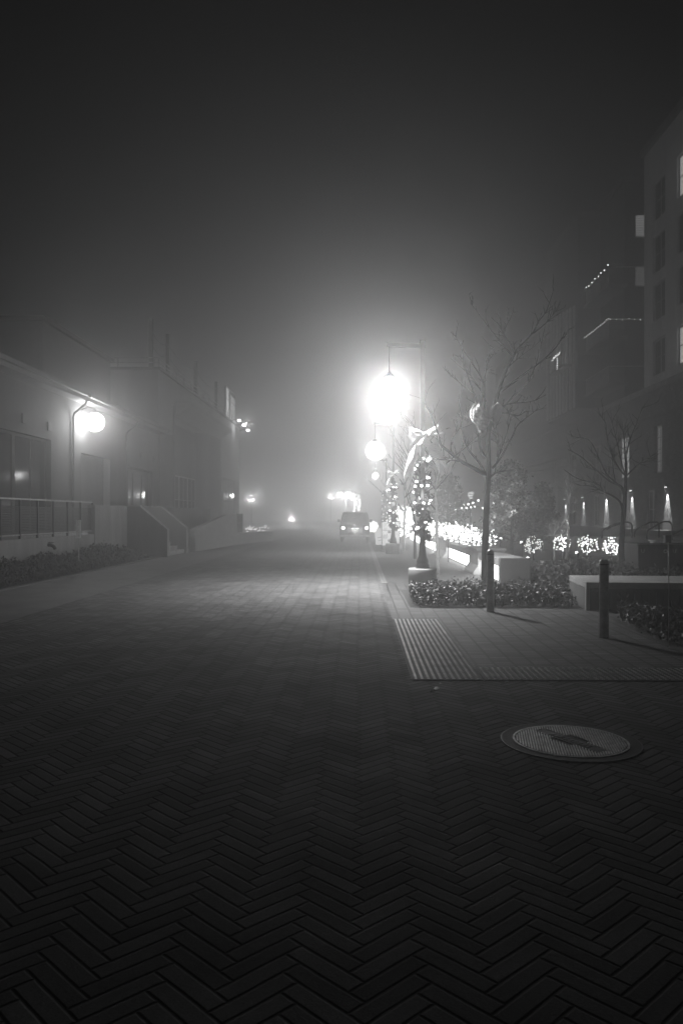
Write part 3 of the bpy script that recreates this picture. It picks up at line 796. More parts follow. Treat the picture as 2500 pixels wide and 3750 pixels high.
# ------------------------------------------------------------------ signs by the road
sb = thing('poster_board', 'framed upright poster board with a plan drawing, standing beside the second lamp post', 'sign', (xat(1430, 33.2), 33.2, .0))
MB().box(-.36, .36, -.02, .02, .27, 1.26).build('poster', m_white, sb)
f2 = MB(); f2.box(-.39, -.36, -.03, .03, .1, 1.29); f2.box(.36, .39, -.03, .03, .1, 1.29); f2.box(-.36, .36, -.03, .03, 1.26, 1.29)
f2.build('frame', m_iron, sb)
MB().box(-.43, -.25, -.2, .2, .0, .1).build('foot', m_iron, sb); MB().box(.25, .43, -.2, .2, .0, .1).build('foot', m_iron, sb)
pr = MB(); r2 = random.Random(2)
pr.box(-.12, 0, -.024, -.021, .78, .87); pr.box(-.12, -.02, -.024, -.021, .42, .52); pr.box(-.35, .35, -.023, -.021, .88, .90)
for k in range(9): pr.box(-.33 + k * .022, -.322 + k * .022, -.023, -.021, .55 + .02 * r2.random(), .70 + .05 * r2.random())
for k in range(7): pr.box(-.34, -.34 + r2.uniform(.1, .3), -.023, -.021, .93 + k * .04, .937 + k * .04)
pr.box(-.17, -.165, -.023, -.021, .93, 1.24)
pr.build('printing', m_paperg, sb)
s2 = thing('sidewalk_sign', 'white round topped pavement sign just left of the framed poster board', 'sign', (xat(1390, 40), 40, 0))
pts = [(-.2, .05)] + [(.2, .05), (.25, .62)] + [(.25 * math.cos(a), .55 + .24 * math.sin(a) + .08) for a in [math.pi * k / 10 for k in range(1, 10)]] + [(-.25, .62)]
MB().prism(pts, -.05, -.01).build('front_board', emit('glowing_board', .35, False), s2)  # front board given a glow of its own, with no lamp in it
MB().prism(pts, .18, .22).build('back_board', m_white, s2)
q = MB(); q.box(-.1, .2, -.056, -.051, .40, .425); q.box(-.12, .2, -.056, -.051, .26, .28); q.build('printing', m_paperg, s2)
MB().box(-.2, .2, -.01, .18, .1, .13).build('brace', m_steel, s2)

# ------------------------------------------------------------------ benches with light under the seat
BX = 3.08
def bench(y0, y1, label, e=None):
    t = thing('lit_bench', label, 'bench', (BX, y0, 0), 0, 'benches with light strips under the seat')
    Ln = y1 - y0
    MB().box(.0, .62, 0, Ln, .40, .58).build('seat', m_concl, t, bevel=.008)
    MB().box(.12, .60, .02, Ln - .02, 0, .40).build('base', m_concl, t)
    MB().box(.085, .117, .04, Ln - .04, .06, .39).build('light_strip', e or e_led, t)
    return t
bench(17.75, 20.6, 'nearest bench, its glowing underside partly hidden by the thin tree and the left bollard')
bench(22.35, 28.2, 'middle bench with the broadest blazing strip of light under its seat')
bench(31.4, 50, 'farthest and longest lit bench, running back behind the nearest lamp post')
tag(MB().box(BX - .0, BX + .66, 17.52, 17.74, 0, .60).build('bench_end', m_concd, bevel=.008), 'dark concrete slab closing the near end of the nearest bench', 'bench end')
for k, (ya, yb) in enumerate(((20.62, 22.33), (28.22, 31.38))):
    t = thing('bench_pier', ['concrete pier with a flared foot between the nearest and middle benches', 'concrete pier with a flared foot between the middle and farthest benches'][k], 'pier', (BX, ya, 0), 0, 'piers between the lit benches')
    MB().prism([(-.14, 0), (-.14, .06), (-.02, .24), (-.02, .62), (.66, .62), (.66, 0)], 0, yb - ya).build('body', m_conc, t)
    MB().box(-.06, .70, -.03, yb - ya + .03, .62, .68).build('cap', m_concl, t)

# ------------------------------------------------------------------ bollards
def bollard(loc, label):
    t = thing('bollard', label, 'bollard', loc, 0, 'steel bollards')
    MB().lathe([(.058, 0), (.058, .935), (.056, .955), (.046, .975), (.028, .988), (.006, .992)], n=32).build('post', m_steel, t)
    MB().lathe([(.066, 0), (.066, .006), (.06, .008)], n=32).build('ground_collar', m_iron, t)
    MB().lathe([(.0595, .915), (.0595, .925)], n=32).build('cap_joint', m_iron, t)
    return t
B1 = bollard((xat(1795, 12.72), 12.72, .004), 'left steel bollard in front of the low hedge beside the thin tree trunk')
dup(B1, (xat(2210, 10.1), 10.1, .004), 'right steel bollard in front of the timber fronted slab seat')

# ------------------------------------------------------------------ low hedges
def hedge(label, poly, n, hgt, size, seed, mat, origin):
    r3 = random.Random(seed)
    pts = hedge_pts(lambda r_: poly(r_), n, hgt, r3)
    t = thing('hedge', label, 'hedge', origin)
    ox, oy, oz = origin
    mb = MB(); leaves(mb, [(x - ox, y - oy, z) for x, y, z in pts], size, seed); mb.build('foliage', mat, t)
    mb = MB()
    for k in range(60):
        x, y = poly(r3); mb.tube([(x - ox, y - oy, 0), (x - ox + r3.uniform(-.05, .05), y - oy, hgt * .5), (x - ox + r3.uniform(-.08, .08), y - oy + r3.uniform(-.05, .05), hgt)], [.006, .004, .002], 4)
    tag(mb.build('stems', m_bark, t), kind='stuff')
def front_poly(r_):
    y = r_.uniform(13.3, 15.9); x0 = .92 + .18 * ((y - 14.2) / 1.2) ** 2 * (1 if y < 14.2 else .3)
    x = r_.uniform(x0, 3.62 if y < 14.3 else 4.0); return x, y
hedge('low leafy hedge in front of the nearest lamp post, behind the left bollard', front_poly, 15000, .27, .03, 21, m_leafb, (2.2, 14.4, .012))
def side_poly(r_):
    y = r_.uniform(8.4, 11.9); x0 = 3.62 + .25 * max(0, y - 11) ** 2 - .08 * (11.5 - y) * 0; return r_.uniform(x0, 6.5), y
hedge('dark low hedge at the right frame edge beside the right bollard', side_poly, 15000, .30, .032, 22, m_leaf, (5, 10, .012))
def back_poly(r_): return r_.uniform(3.9, 8.6), r_.uniform(17.2, 19.4)
hedge('dark low hedge behind the slab seat, right of the nearest bench', back_poly, 9000, .42, .045, 23, m_leaf, (6, 18.5, .012))
def far_poly(r_): return r_.uniform(4.3, 9.5), r_.uniform(20.6, 22.0)
hedge('thin low planting in the garden between the dark hedge and the lit shrubs', far_poly, 5000, .32, .05, 24, m_leaf, (6.5, 21, .012))
rod = thing('garden_stake', 'thin upright stake in the dark hedge at the right frame edge', 'stake', (xat(2446, 9.3), 9.3, .012))
MB().tube([(0, 0, 0), (.004, 0, .6), (-.002, 0, 1.22)], .006, 6).build('rod', m_steel, rod)

# ------------------------------------------------------------------ slab seat with timber front, cabinet, terrace wall
sl = thing('slab_seat', 'wide low seat with a pale slab top and a dark upright timber front', 'seat', (3.66, 12.95, 0), R(-4.5))
MB().box(0, 8, 0, 1.5, .36, .46).build('top_slab', m_concl, sl, bevel=.008)
MB().box(0, .06, .06, 1.48, 0, .358).build('end_panel', m_concd, sl)
MB().box(.06, 7.98, .10, 1.46, 0, .355).build('core', m_concd, sl)
MB().box(-.003, .055, .0, .06, .0, .36).build('corner_post', m_conc, sl)
tim = MB(); x = .06
while x < 7.9: tim.box(x, x + .108, .02, .09, .015, .352); x += .116
tim.box(.06, 7.9, .005, .06, .300, .356)
tim.build('timber_front', m_wood, sl)
cb = thing('dark_cabinet', 'long black metal cabinet behind the slab seat at the right frame edge', 'cabinet', (xat(2335, 18), 18, 0))
MB().box(0, 3.6, 0, .9, 0, .86).build('body', m_wood, cb)
MB().box(-.02, 3.62, -.02, .92, .86, .885).build('lid', m_iron, cb)
def loop(cx, z, w, h, closed):
    mb = MB()
    if closed: mb.tube([(cx + w * math.cos(a), -.03, z + w * math.sin(a)) for a in [2 * math.pi * k / 14 for k in range(15)]], .006, 5)
    else: mb.tube([(cx - w, -.03, z + h), (cx - w * .8, -.03, z), (cx - w * .4, -.03, z - h * .6), (cx + w * .4, -.03, z - h * .6), (cx + w * .8, -.03, z), (cx + w, -.03, z + h)], .005, 5)
    return mb
for px, cl in ((2350, 0), (2433, 1), (2466, 0)):
    cx = xat(px, 18) - xat(2335, 18); loop(cx, .73, .035, .05, cl).build('ring_pull' if cl else 'handle', m_rim if cl else m_steel, cb)
pst = MB().box(-.07, .07, -.07, .07, 0, 1.06)
tag(pst.build('square_post', m_iron, loc=(xat(2441, 19.2), 19.2, 0)), 'short square dark post behind the black cabinet', 'post')
tw = thing('terrace_wall', 'pale concrete retaining wall with thin coping below the brick apartment building', 'wall')
w1 = strip_wall(MB(), Vector((16.9, 30.0, 0)), Vector((10.28, 30.0, 0)), -.3, [(0, .70), (1, .70)])
w1.box(8.2, 10.3, 30.0, 30.3, 0, .70)
w1.build('wall', m_conc, tw)
strip_wall(MB(), Vector((8.95, 24.5, 0)), Vector((10.28, 24.5, 0)), .25, [(0, .74), (1, .74)]).build('near_wall', m_conc, tw)
MB().box(8.1, 16.9, 29.93, 30.35, .70, .74).build('coping', m_concl, tw)
MB().box(8.9, 16.9, 24.2, 24.8, .74, .78).build('coping', m_concl, tw)
structure('upper_terrace', MB().box(8.3, 16.95, 30.36, 60, 0, .69), m_walk)
MB().box(10.28, 16.9, 24.25, 24.75, 0, .74).build('front_wall', m_concd, tw)
# handrails on the garden steps
def rail(pts, label, Y=27.5, r=.028):
    O = Vector((2250, 1850)); P = [py_(O.x + a * .1594, O.y + b * .1594, Y) for a, b in pts]
    base = Vector((P[0].x, Y, .75)); t = thing('handrail', label, 'handrail', base, 0, 'curved handrails on the garden steps')
    MB().tube([p - base for p in P], r, 8).build('rail', m_iron, t)
    return t, base
rail([(390, 750), (390, 470), (370, 420), (310, 395), (230, 390), (90, 432), (-60, 480), (-200, 560)], 'leftmost curved handrail, ending in a drop beside the lit doorway')
rail([(450, 740), (455, 620), (490, 560), (650, 470), (800, 395), (960, 388), (1000, 420)], 'second handrail from the left, sloping up over the brick wall')
t_, b_ = rail([(735, 780), (738, 600), (780, 560), (950, 465), (1090, 385), (1180, 372), (1260, 385), (1310, 450), (1315, 600), (1315, 800)], 'largest arched handrail, in front of the rightmost lit strip of brick')
pp = py_(2250 + 1010 * .1594, 1850 + 440 * .1594, 27.5) - b_
MB().tube([pp, (pp.x, 0, 0)], .026, 8).build('post', m_iron, t_)
rail([(1270, 745), (1310, 690), (1450, 620), (1568, 560), (1700, 500)], 'lowest handrail, leaving through the right frame edge')
rail([(-300, 760), (-290, 600), (-230, 540), (0, 430), (150, 400)], 'faint handrail left of the thin garden tree', 28.5)

# ------------------------------------------------------------------ RIGHT: brick podium and apartment blocks
XR = 17.0; PRm = lambda u, v, d: (XR + d, u, v)
ap = thing('apartment_building', 'dark brick apartment building with lit windows rising at the right frame edge', 'building')
PH = 9.0
def yr(px, X=XR): return yat(px, X)
# podium openings
hw = []
def hole_px(pa, pb, ya, yb, X=XR):
    a, c = sorted((yr(pa, X), yr(pb, X))); m = (a + c) / 2
    z1 = EYE + (1885 - ya) / FPX * m; z0 = EYE + (1885 - yb) / FPX * m
    return (a, c, z0, z1)
h1 = hole_px(2266, 2302, 1601, 1754); h2 = (h1[0], h1[1], .72, 3.1); h3 = hole_px(2394, 2422, 1560, 1733)
others = [(38.2, 40.2, 3.9, 6.5), (56.5, 58.3, 3.9, 6.5), (63, 65, 3.9, 6.5), (38.2, 40.2, .72, 3.0), (46.3, 47.6, .72, 3.0), (57.0, 58.6, .72, 3.0), (63, 64.5, .72, 3.0), (69, 70.5, 3.9, 6.5)]
hs = [h1, h2, h3] + others
pod = holed(MB(), PRm, 30, 100, 0, PH, hs, .3); pod.box(XR + .3, 34, 30, 100, 0, PH)
pod.build('podium_wall', m_brick, ap)
MB().box(XR - .10, XR + .1, 30, 56.5, PH - .25, PH + .06).build('course', m_conc, ap)
MB().box(XR - .06, XR, 30, 100, 7.1, 7.3).build('course', m_concd, ap)
MB().box(XR - .05, XR, 30, 100, .0, .70).build('plinth', m_conc, ap)
for k, h in enumerate(hs):
    lit = {0: e_win, 1: e_windim, 2: e_windim}.get(k, m_glass)
    window(ap, PRm, h, .3, 2, 4 if h[3] - h[2] > 2.4 else 2, pane=lit, frame=m_steel, fw=.1)
# upper block A
UH = 22.9
hA = []; lit = {}
floors = [(9.55, 11.6), (12.7, 14.8), (15.45, 17.6), (18.45, 20.7)]
ycols = [(44.75, 46.6), (40.0, 43.1), (35.5, 38.0), (31.2, 33.8)]
for fi, (za, zb) in enumerate(floors):
    for ci, (ya, yb) in enumerate(ycols):
        hA.append((ya, yb, za, zb))
        if ci == 1 and fi in (0, 3): lit[len(hA) - 1] = e_win
        if ci == 2 and fi == 1: lit[len(hA) - 1] = e_windim
A = holed(MB(), PRm, 30, 48, PH + .061, UH, hA, .25); A.box(XR + .25, 34, 30, 48, PH + .061, UH)
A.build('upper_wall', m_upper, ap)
for k, h in enumerate(hA): window(ap, PRm, h, .25, 2, 2, pane=lit.get(k, m_glass), frame=m_trim if k in lit else m_steel, fw=.09)
MB().box(XR - .25, 34, 29.8, 48.1, UH, UH + .35).build('parapet', m_concd, ap)
# block C beyond a slot, with balconies
YC0, YC1 = 51.5, 56.6
hC = [(XR + .5, XR + 1.3, z, z + 1.8) for z in (9.8, 12.8)]
hCl = [(16.95, 17.85, 15.6, 17.6), (16.95, 17.85, 19.1, 21.0)]
PC = lambda u, v, d: (u, YC0 + d, v)
cc = MB().box(XR, 34, YC0, YC1, PH + .061, UH - .02)
cc.build('shaded_block', m_upper_shade, ap)
MB().box(XR - .2, 34, YC0 - .2, YC1 + .1, UH - .018, UH + .3).build('parapet', m_upper_shade, ap)
# shuttered lit windows on the inner corner
for (y0, y1) in ((791, 866), (978, 1046)):
    a = py_(2326, y1, YC0 - .05); c = py_(2347, y0, YC0 - .05)
    f = MB().box(a.x - .06, a.x + .9, YC0 - .1, YC0 - .002, a.z - .05, c.z + .05).build('window', m_steel, ap)
    MB().box(a.x, a.x + .84, YC0 - .12, YC0 - .101, a.z, c.z).build('pane', emit('blind_pane_%d' % y0, .30 if y0 < 900 else .12, False), f)
    bl = MB()
    for k in range(12): z = a.z + (c.z - a.z) * k / 12; bl.box(a.x, a.x + .84, YC0 - .135, YC0 - .121, z, z + .035)
    bl.build('blind', m_steel, f)
# block D
MB().box(XR - 1.6, 34, YC1 + .02, 66, PH + .061, UH + .1).build('projecting_block', m_upper_shade, ap)
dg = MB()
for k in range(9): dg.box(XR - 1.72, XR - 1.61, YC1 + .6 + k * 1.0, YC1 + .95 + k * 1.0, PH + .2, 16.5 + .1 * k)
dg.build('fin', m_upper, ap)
MB().box(XR, 34, 66.02, 100, PH + .061, UH - 3).build('far_block', m_upper_shade, ap)
# balconies
for z in (14.0 - 1.05, 17.3 - 1.05, 11.0 - 1.05):
    bal = MB().box(XR - 1.2, XR - .01, YC0 - .6, YC1 - .1, z - .16, z).build('balcony', m_concd, ap)
    rb = MB(); rb.box(XR - 1.2, XR - 1.16, YC0 - .6, YC1 - .1, z + 1.0, z + 1.05); rb.box(XR - 1.16, XR + 1.3, YC0 - .6, YC0 - .56, z + 1.0, z + 1.05)
    for k in range(20): rb.box(XR - 1.2, XR - 1.17, YC0 - .5 + k * .26, YC0 - .48 + k * .26, z, z + 1.0)
    rb.build('balcony_rail', m_steel, bal)
sbal = MB().box(XR - 2.3, XR - 1.61, 58.0, 62, 12.3, 12.45).build('balcony', m_concd, ap)

def light_string(name, label, pts, r=.03, mat=e_bulbs, group=None, sag=0):
    t = thing(name, label, 'string lights', pts[0], 0, group); base = Vector(pts[0])
    MB().tube([Vector(p) - base for p in pts], .008, 4).build('cable', m_iron, t)
    m0 = None
    for p in pts:
        if m0 is None: o = m0 = MB().ball((0, 0, 0), r).build('bulb', mat, t)
        else: o = m0.copy(); COL.objects.link(o); o.parent = t
        o.location = Vector(p) - base - Vector((0, 0, .03))
    return t
BXc = XR - 1.22
def along(a, b, n, wob=.03, seed=1):
    r4 = random.Random(seed); a, b = Vector(a), Vector(b)
    return [a.lerp(b, k / (n - 1)) + Vector((0, r4.uniform(-.1, .1), r4.uniform(-wob, wob))) for k in range(n)]
light_string('string_lights', 'topmost short diagonal string of lights on a balcony of the dark apartment block', along((BXc, 55.9, 17.36), (BXc, 51.0, 17.42), 8, .06, 1), .042)
light_string('string_lights', 'long string of faint tiny lights turning the corner of the lower balcony', along((BXc, 56.2, 14.0), (BXc, 50.95, 14.02), 14, .05, 2) + along((BXc + .1, 50.9, 13.97), (XR + 1.2, 50.9, 13.97), 7, .04, 3), .022)
light_string('string_lights', 'small bright tangle of lights with a hanging tail on the farthest balcony', [(XR - 2.3, 61.2 - k * .18, 13.42 + k * .004 + random.uniform(-.07, .09)) for k in range(14)] + [(XR - 2.3, 59.6, 13.2 - k * .13) for k in range(7)], .035)
# entrance canopy
cn = thing('entrance_canopy', 'pale upswept canopy jutting from the brick wall above the garden', 'canopy', (XR - 3.0, 66, 5.2))
MB().prism([(-1.2, .0), (3.0, .95), (3.0, 1.15), (-1.2, .12)], 0, 5).build('roof', m_trim, cn)
MB().prism([(-.4, -.28), (3.0, .35), (3.0, .45), (-.4, -.2)], .3, 4.7).build('soffit', m_trim, cn)
MB().box(2.2, 2.35, .2, .35, -5.2, .3).build('column', m_steel, cn)
# wall sconces washing the brick
def sconce(Y, z, label, P=260):
    P = P * 7
    t = thing('wall_sconce', label, 'wall light', (XR - .03, Y, z), 0, 'sconces washing the brick wall')
    MB().box(-.16, 0, -.08, .08, -.05, .12).build('housing', m_steel, t, bevel=.01)
    MB().box(-.14, -.03, -.06, .06, -.065, -.052).build('lens', e_sconce, t)
    lamp_light(t, 'SPOT', P, (-.13, 0, -.08), .03, R(44), .5, (.07, 0, -1))
    return t
sc_l = [(2436, 1780, 'rightmost wall sconce with its long wash of light on the brick', 700), (2307, 1794, 'wall sconce just right of the lit doorway and thin tree trunk', 600), (2214, 1805, 'brightest wall sconce, left of the thin garden tree', 900),
        (2131, 1819, 'wall sconce above the gap between two lit shrubs, right of the pale birch', 500), (2066, 1826, 'wall sconce just left of the pale birch stem', 500), (2010, 1843, 'wall sconce left of the pale birch, below a second fitting', 600),
        (1921, 1850, 'leftmost low wall sconce seen through the leafy tree', 600)]
for px, py, lab, P in sc_l:
    p = px_(px, py, XR - .1); sconce(p.y, p.z, lab, P)
for px, py, lab in ((2010, 1811, 'upper wall fitting stacked above the sconce left of the pale birch'), (1921, 1822, 'upper wall fitting stacked above the leftmost low sconce')):
    p = px_(px, py, XR - .1); t = sconce(p.y, p.z, lab, 500)
    lamp_light(t, 'SPOT', 500, (-.13, 0, .16), .03, R(50), .35, (.1, 0, 1))

# ------------------------------------------------------------------ trees
def add_twigs(mb, path, rnd, r0, n, length, depth=1, up=.5):
    L_ = len(path)
    for _ in range(n):
        s = rnd.uniform(.15, 1) * (L_ - 1); i = min(int(s), L_ - 2); p = path[i].lerp(path[i + 1], s - i)
        d = (path[i + 1] - path[i]).normalized()
        v = Vector((rnd.gauss(0, 1), rnd.gauss(0, 1), rnd.gauss(0, .6))); v = (v - d * v.dot(d)).normalized()
        dr = (d * rnd.uniform(.5, 1.1) + v * rnd.uniform(.4, 1) + Vector((0, 0, up * rnd.random()))).normalized()
        ln = length * rnd.uniform(.35, 1.1); q = [p]; m = 4
        for k in range(m):
            dr = (dr + Vector((rnd.gauss(0, .14), rnd.gauss(0, .14), rnd.gauss(0, .1) + .04))).normalized(); q.append(q[-1] + dr * ln / m)
        mb.tube(q, [r0 * (1 - .8 * k / m) for k in range(m + 1)], 4, False)
        if depth > 0: add_twigs(mb, q, rnd, r0 * .6, rnd.randint(1, 3), ln * .55, depth - 1, up)
def traced_tree(label, limbs, O, sc_, Y, r0, twig, seed, mat=m_bark, group=None, spread=.5, tw_r=.006, name='bare_tree', base_z=0, ntw=7):
    rnd = random.Random(seed); base = None; t = None
    trunk = [py_(O[0] + a * sc_, O[1] + b * sc_, Y) for a, b in limbs[0][0]]
    base = Vector((trunk[0].x, Y, base_z)); trunk[0].z = base_z
    t = thing(name, label, 'tree', base, 0, group)
    def smooth(P):
        out = []
        for i in range(len(P) - 1):
            p0 = P[max(i - 1, 0)]; p1 = P[i]; p2 = P[i + 1]; p3 = P[min(i + 2, len(P) - 1)]
            for k in range(4):
                s = k / 4; out.append(.5 * ((2 * p1) + (p2 - p0) * s + (2 * p0 - 5 * p1 + 4 * p2 - p3) * s * s + (3 * p1 - p0 - 3 * p2 + p3) * s ** 3))
        out.append(P[-1]); return out
    tr_ = smooth([p - base for p in trunk]); n = len(tr_)
    mt = MB(); mt.tube(tr_, [r0 * (1 - .93 * (k / (n - 1)) ** .9) for k in range(n)], 10); mt.build('trunk', mat, t)
    br = MB(); tw = MB()
    add_twigs(tw, tr_[n // 2:], rnd, tw_r, ntw * 2, twig)
    for pts, rr in limbs[1:]:
        dy = rnd.uniform(-spread, spread); P = []
        for i, (a, b) in enumerate(pts):
            yy = Y + dy * (i / (len(pts) - 1)) * 1.6
            P.append(py_(O[0] + a * sc_, O[1] + b * sc_, yy) - base)
        P = smooth(P); m = len(P)
        br.tube(P, [rr * 1.7 * (1 - .72 * k / (m - 1)) for k in range(m)], 6); add_twigs(tw, P, rnd, tw_r, ntw, twig)
    br.build('branches', mat, t); tag(tw.build('twigs', mat, t), kind='stuff')
    return t, base
T1 = [([(478, 2420), (480, 2150), (485, 1900), (498, 1600), (508, 1480), (505, 1300), (512, 1130), (535, 1040), (555, 930), (600, 780), (650, 640), (710, 530), (750, 470), (850, 370), (900, 270), (960, 190), (1015, 30)], 0),
 ([(490, 1480), (410, 1430), (300, 1370), (210, 1300), (130, 1230), (115, 1150), (60, 1000), (0, 900)], .026), ([(300, 1370), (200, 1355), (60, 1350)], .012),
 ([(480, 1460), (430, 1370), (340, 1260), (300, 1120), (300, 1020), (270, 870)], .017), ([(497, 1350), (440, 1250), (430, 1000), (400, 850), (330, 650), (300, 480)], .020),
 ([(400, 850), (340, 800), (200, 680)], .010), ([(430, 1000), (465, 760), (380, 600), (300, 480), (245, 380)], .012), ([(505, 1130), (480, 950), (480, 720), (510, 560)], .013),
 ([(600, 820), (700, 750), (860, 630), (950, 560), (1030, 480), (1095, 390)], .018), ([(710, 530), (680, 450), (620, 360), (600, 250)], .011), ([(620, 360), (680, 240)], .007),
 ([(700, 550), (640, 480), (600, 430), (480, 280), (370, 130)], .011), ([(850, 370), (950, 290), (1035, 190)], .011), ([(540, 1420), (600, 1340), (690, 1180), (740, 1080), (850, 990), (910, 940)], .014),
 ([(575, 1330), (580, 1240), (555, 1110)], .010), ([(560, 995), (650, 990), (740, 1010), (800, 970)], .010), ([(590, 965), (650, 920), (820, 900), (890, 885)], .011),
 ([(600, 970), (700, 860), (800, 770), (840, 700), (900, 540), (950, 310)], .012), ([(515, 1500), (560, 1460), (640, 1440)], .015), ([(215, 1290), (220, 1200), (290, 1090), (300, 1020)], .008),
 ([(560, 1400), (640, 1180), (690, 1000)], .008), ([(650, 640), (740, 560), (860, 470)], .008), ([(490, 900), (440, 800), (370, 700), (210, 560)], .008)]
t1, b1 = traced_tree('bare young tree nearest us, behind the left bollard, with a white bow in its branches', T1, (1550, 1050), .4677, 16.6, .078, .34, 5, spread=.3, ntw=9, tw_r=.0085)
# few dry leaf sprays left on it
def spray(t, base, c, n, s, seed):
    rnd = random.Random(seed); mb = MB()
    c = Vector(c) - base
    for k in range(n):
        d = Vector((rnd.gauss(0, 1), rnd.gauss(0, .6), rnd.gauss(0, .8) - .2)).normalized(); q = [c + Vector((rnd.gauss(0, .05), rnd.gauss(0, .05), rnd.gauss(0, .05)))]
        for i in range(5): d = (d + Vector((rnd.gauss(0, .2), 0, -.12))).normalized(); q.append(q[-1] + d * s * rnd.uniform(.12, .22))
        mb.tube(q, .002, 3, False)
        for p in q[1:]:
            for _ in range(3):
                e = Vector((rnd.gauss(0, 1), rnd.gauss(0, 1), rnd.gauss(0, .8) - .5)).normalized() * s * rnd.uniform(.1, .22); w = e.cross(Vector((rnd.gauss(0, 1), rnd.gauss(0, 1), 0))).normalized() * s * .025
                mb.face([p, p + e * .5 + w, p + e, p + e * .5 - w])
    mb.build('dry_leaves', m_leaf, t)
for k, (a, b, n) in enumerate(((515, 480, 3), (500, 560, 3), (500, 640, 3), (290, 990, 4), (340, 1010, 2), (260, 1070, 2), (915, 600, 2), (640, 1170, 2), (590, 500, 2), (780, 870, 2))):
    spray(t1, b1, py_(1550 + a * .4677, 1050 + b * .4677, 16.6), n, .20, k)
bw2 = thing('cloth_bow', 'crumpled pale cloth bow caught in the fork of the nearest bare tree', 'bow', py_(1786, 1530, 16.35)); bw2.scale = (1.3, 1.3, 1.15)
for sgn in (-1, 1):
    mb = MB(); nn = 9; rnd = random.Random(7 + sgn); cx = .12 * sgn - .01
    grid = []
    for i in range(nn):
        row = []
        for j in range(nn):
            u, v = i / (nn - 1), j / (nn - 1); w = math.sin(math.pi * min(1, u * .85 + .12)) * .15
            x = cx + (v - .5) * 2 * w * (.8 if sgn > 0 else 1); z = (.24 - .50 * u) * (1 if sgn < 0 else .62) + (.09 if sgn > 0 else 0) + (v - .5) * .10 * sgn
            y = .05 * math.sin(v * 9 + u * 5) + .03 * rnd.random()
            row.append(Vector((x, y, z)))
        grid.append(row)
    for i in range(nn - 1):
        for j in range(nn - 1): mb.face([grid[i][j], grid[i][j + 1], grid[i + 1][j + 1], grid[i + 1][j]], True)
    o = mb.build('flap', m_ribbon, bw2); sm = o.modifiers.new('solid', 'SOLIDIFY'); sm.thickness = .006
MB().tube([(0, .0, .18), (.01, -.01, 0), (0, 0, -.1)], .022, 6).build('tie', m_ribbon, bw2)

T2 = [([(780, 2600), (780, 2265), (800, 1950), (820, 1700), (830, 1450), (840, 1250), (825, 1080), (810, 870), (800, 760)], 0),
 ([(800, 1820), (760, 1700), (640, 1610), (560, 1570), (470, 1470), (220, 1400), (50, 1290)], .020), ([(810, 1600), (770, 1500), (640, 1440), (480, 1310), (280, 1130), (100, 1030)], .022),
 ([(740, 1480), (600, 1350), (520, 1200), (430, 1000), (350, 900), (240, 880), (140, 860)], .015), ([(830, 1370), (750, 1270), (650, 1080), (590, 850), (580, 700), (480, 560)], .014),
 ([(700, 1430), (670, 1250), (650, 1050), (560, 700)], .010), ([(820, 1340), (770, 1150), (720, 920), (650, 660)], .012), ([(845, 1080), (900, 870), (980, 680), (1050, 480)], .012),
 ([(850, 1360), (950, 1260), (1060, 1170), (1200, 1100)], .012), ([(560, 1570), (400, 1500), (250, 1490)], .010), ([(640, 1440), (560, 1340), (420, 1290), (300, 1250)], .008)]
traced_tree('bare garden tree between the lit shrubs and the black cabinet', T2, (2050, 1350), .287, 21.5, .088, .5, 9, spread=.7, ntw=12, tw_r=.009)
T3 = [([(1262, 1790), (1280, 1600), (1290, 1400), (1298, 1200), (1295, 950), (1275, 850), (1262, 720), (1240, 620), (1270, 540)], 0), ([(1298, 960), (1310, 850), (1330, 780), (1400, 700)], .014), ([(1298, 1180), (1320, 1110), (1345, 1080), (1440, 1060)], .013),
 ([(1300, 830), (1320, 740), (1310, 650)], .008), ([(1290, 1250), (1250, 1190), (1180, 1230)], .007), ([(1296, 1000), (1340, 960), (1430, 940)], .006), ([(1275, 800), (1230, 740), (1190, 640)], .008)]
traced_tree('slender pale barked birch standing among the lit shrubs', T3, (1750, 1600), .2551, 25.5, .05, .45, 15, mat=m_barkp, spread=.4, name='birch')
T4 = [([(1090, 1640), (1088, 1540), (1090, 1430), (1080, 1340)], 0), ([(1088, 1430), (1140, 1370), (1160, 1300)], .012), ([(1088, 1420), (1040, 1340), (980, 1300)], .010), ([(1088, 1440), (1180, 1390), (1240, 1370)], .010), ([(1085, 1420), (1020, 1410), (960, 1420)], .008), ([(1090, 1400), (1110, 1290), (1100, 1230)], .008)]
traced_tree('small pale bare shrub tree left of the birch', T4, (1750, 1600), .2551, 27, .03, .35, 19, mat=m_barkp, spread=.3, name='small_tree', ntw=10)
# generic bare trees further up the row
def generic(X, Y, h, label, seed, mat=m_bark, r0=.06, grp='bare trees in a row beside the lit benches'):
    rnd = random.Random(seed); t = thing('bare_tree', label, 'tree', (X, Y, 0), 0, grp)
    tr_ = [Vector((rnd.uniform(-.05, .05) * k * .4, rnd.uniform(-.05, .05) * k * .4, h * k / 8)) for k in range(9)]
    MB().tube(tr_, [r0 * (1 - .9 * k / 8) for k in range(9)], 8).build('trunk', mat, t)
    br = MB(); tw = MB()
    for k in range(11):
        z = rnd.uniform(.38, .85); i = int(z * 8); p = tr_[i]; a = rnd.uniform(0, 6.3); d = Vector((math.cos(a), math.sin(a), rnd.uniform(.5, 1.1))).normalized(); q = [p]
        for s in range(6): d = (d + Vector((rnd.gauss(0, .1), rnd.gauss(0, .1), .08))).normalized(); q.append(q[-1] + d * h * .06 * (1.3 - z * .5) * 1.1)
        br.tube(q, [.02 * (1 - .85 * s / 6) for s in range(7)], 5); add_twigs(tw, q, rnd, .006, 6, h * .12)
    br.build('branches', m_bark, t); tag(tw.build('twigs', m_bark, t), kind='stuff')
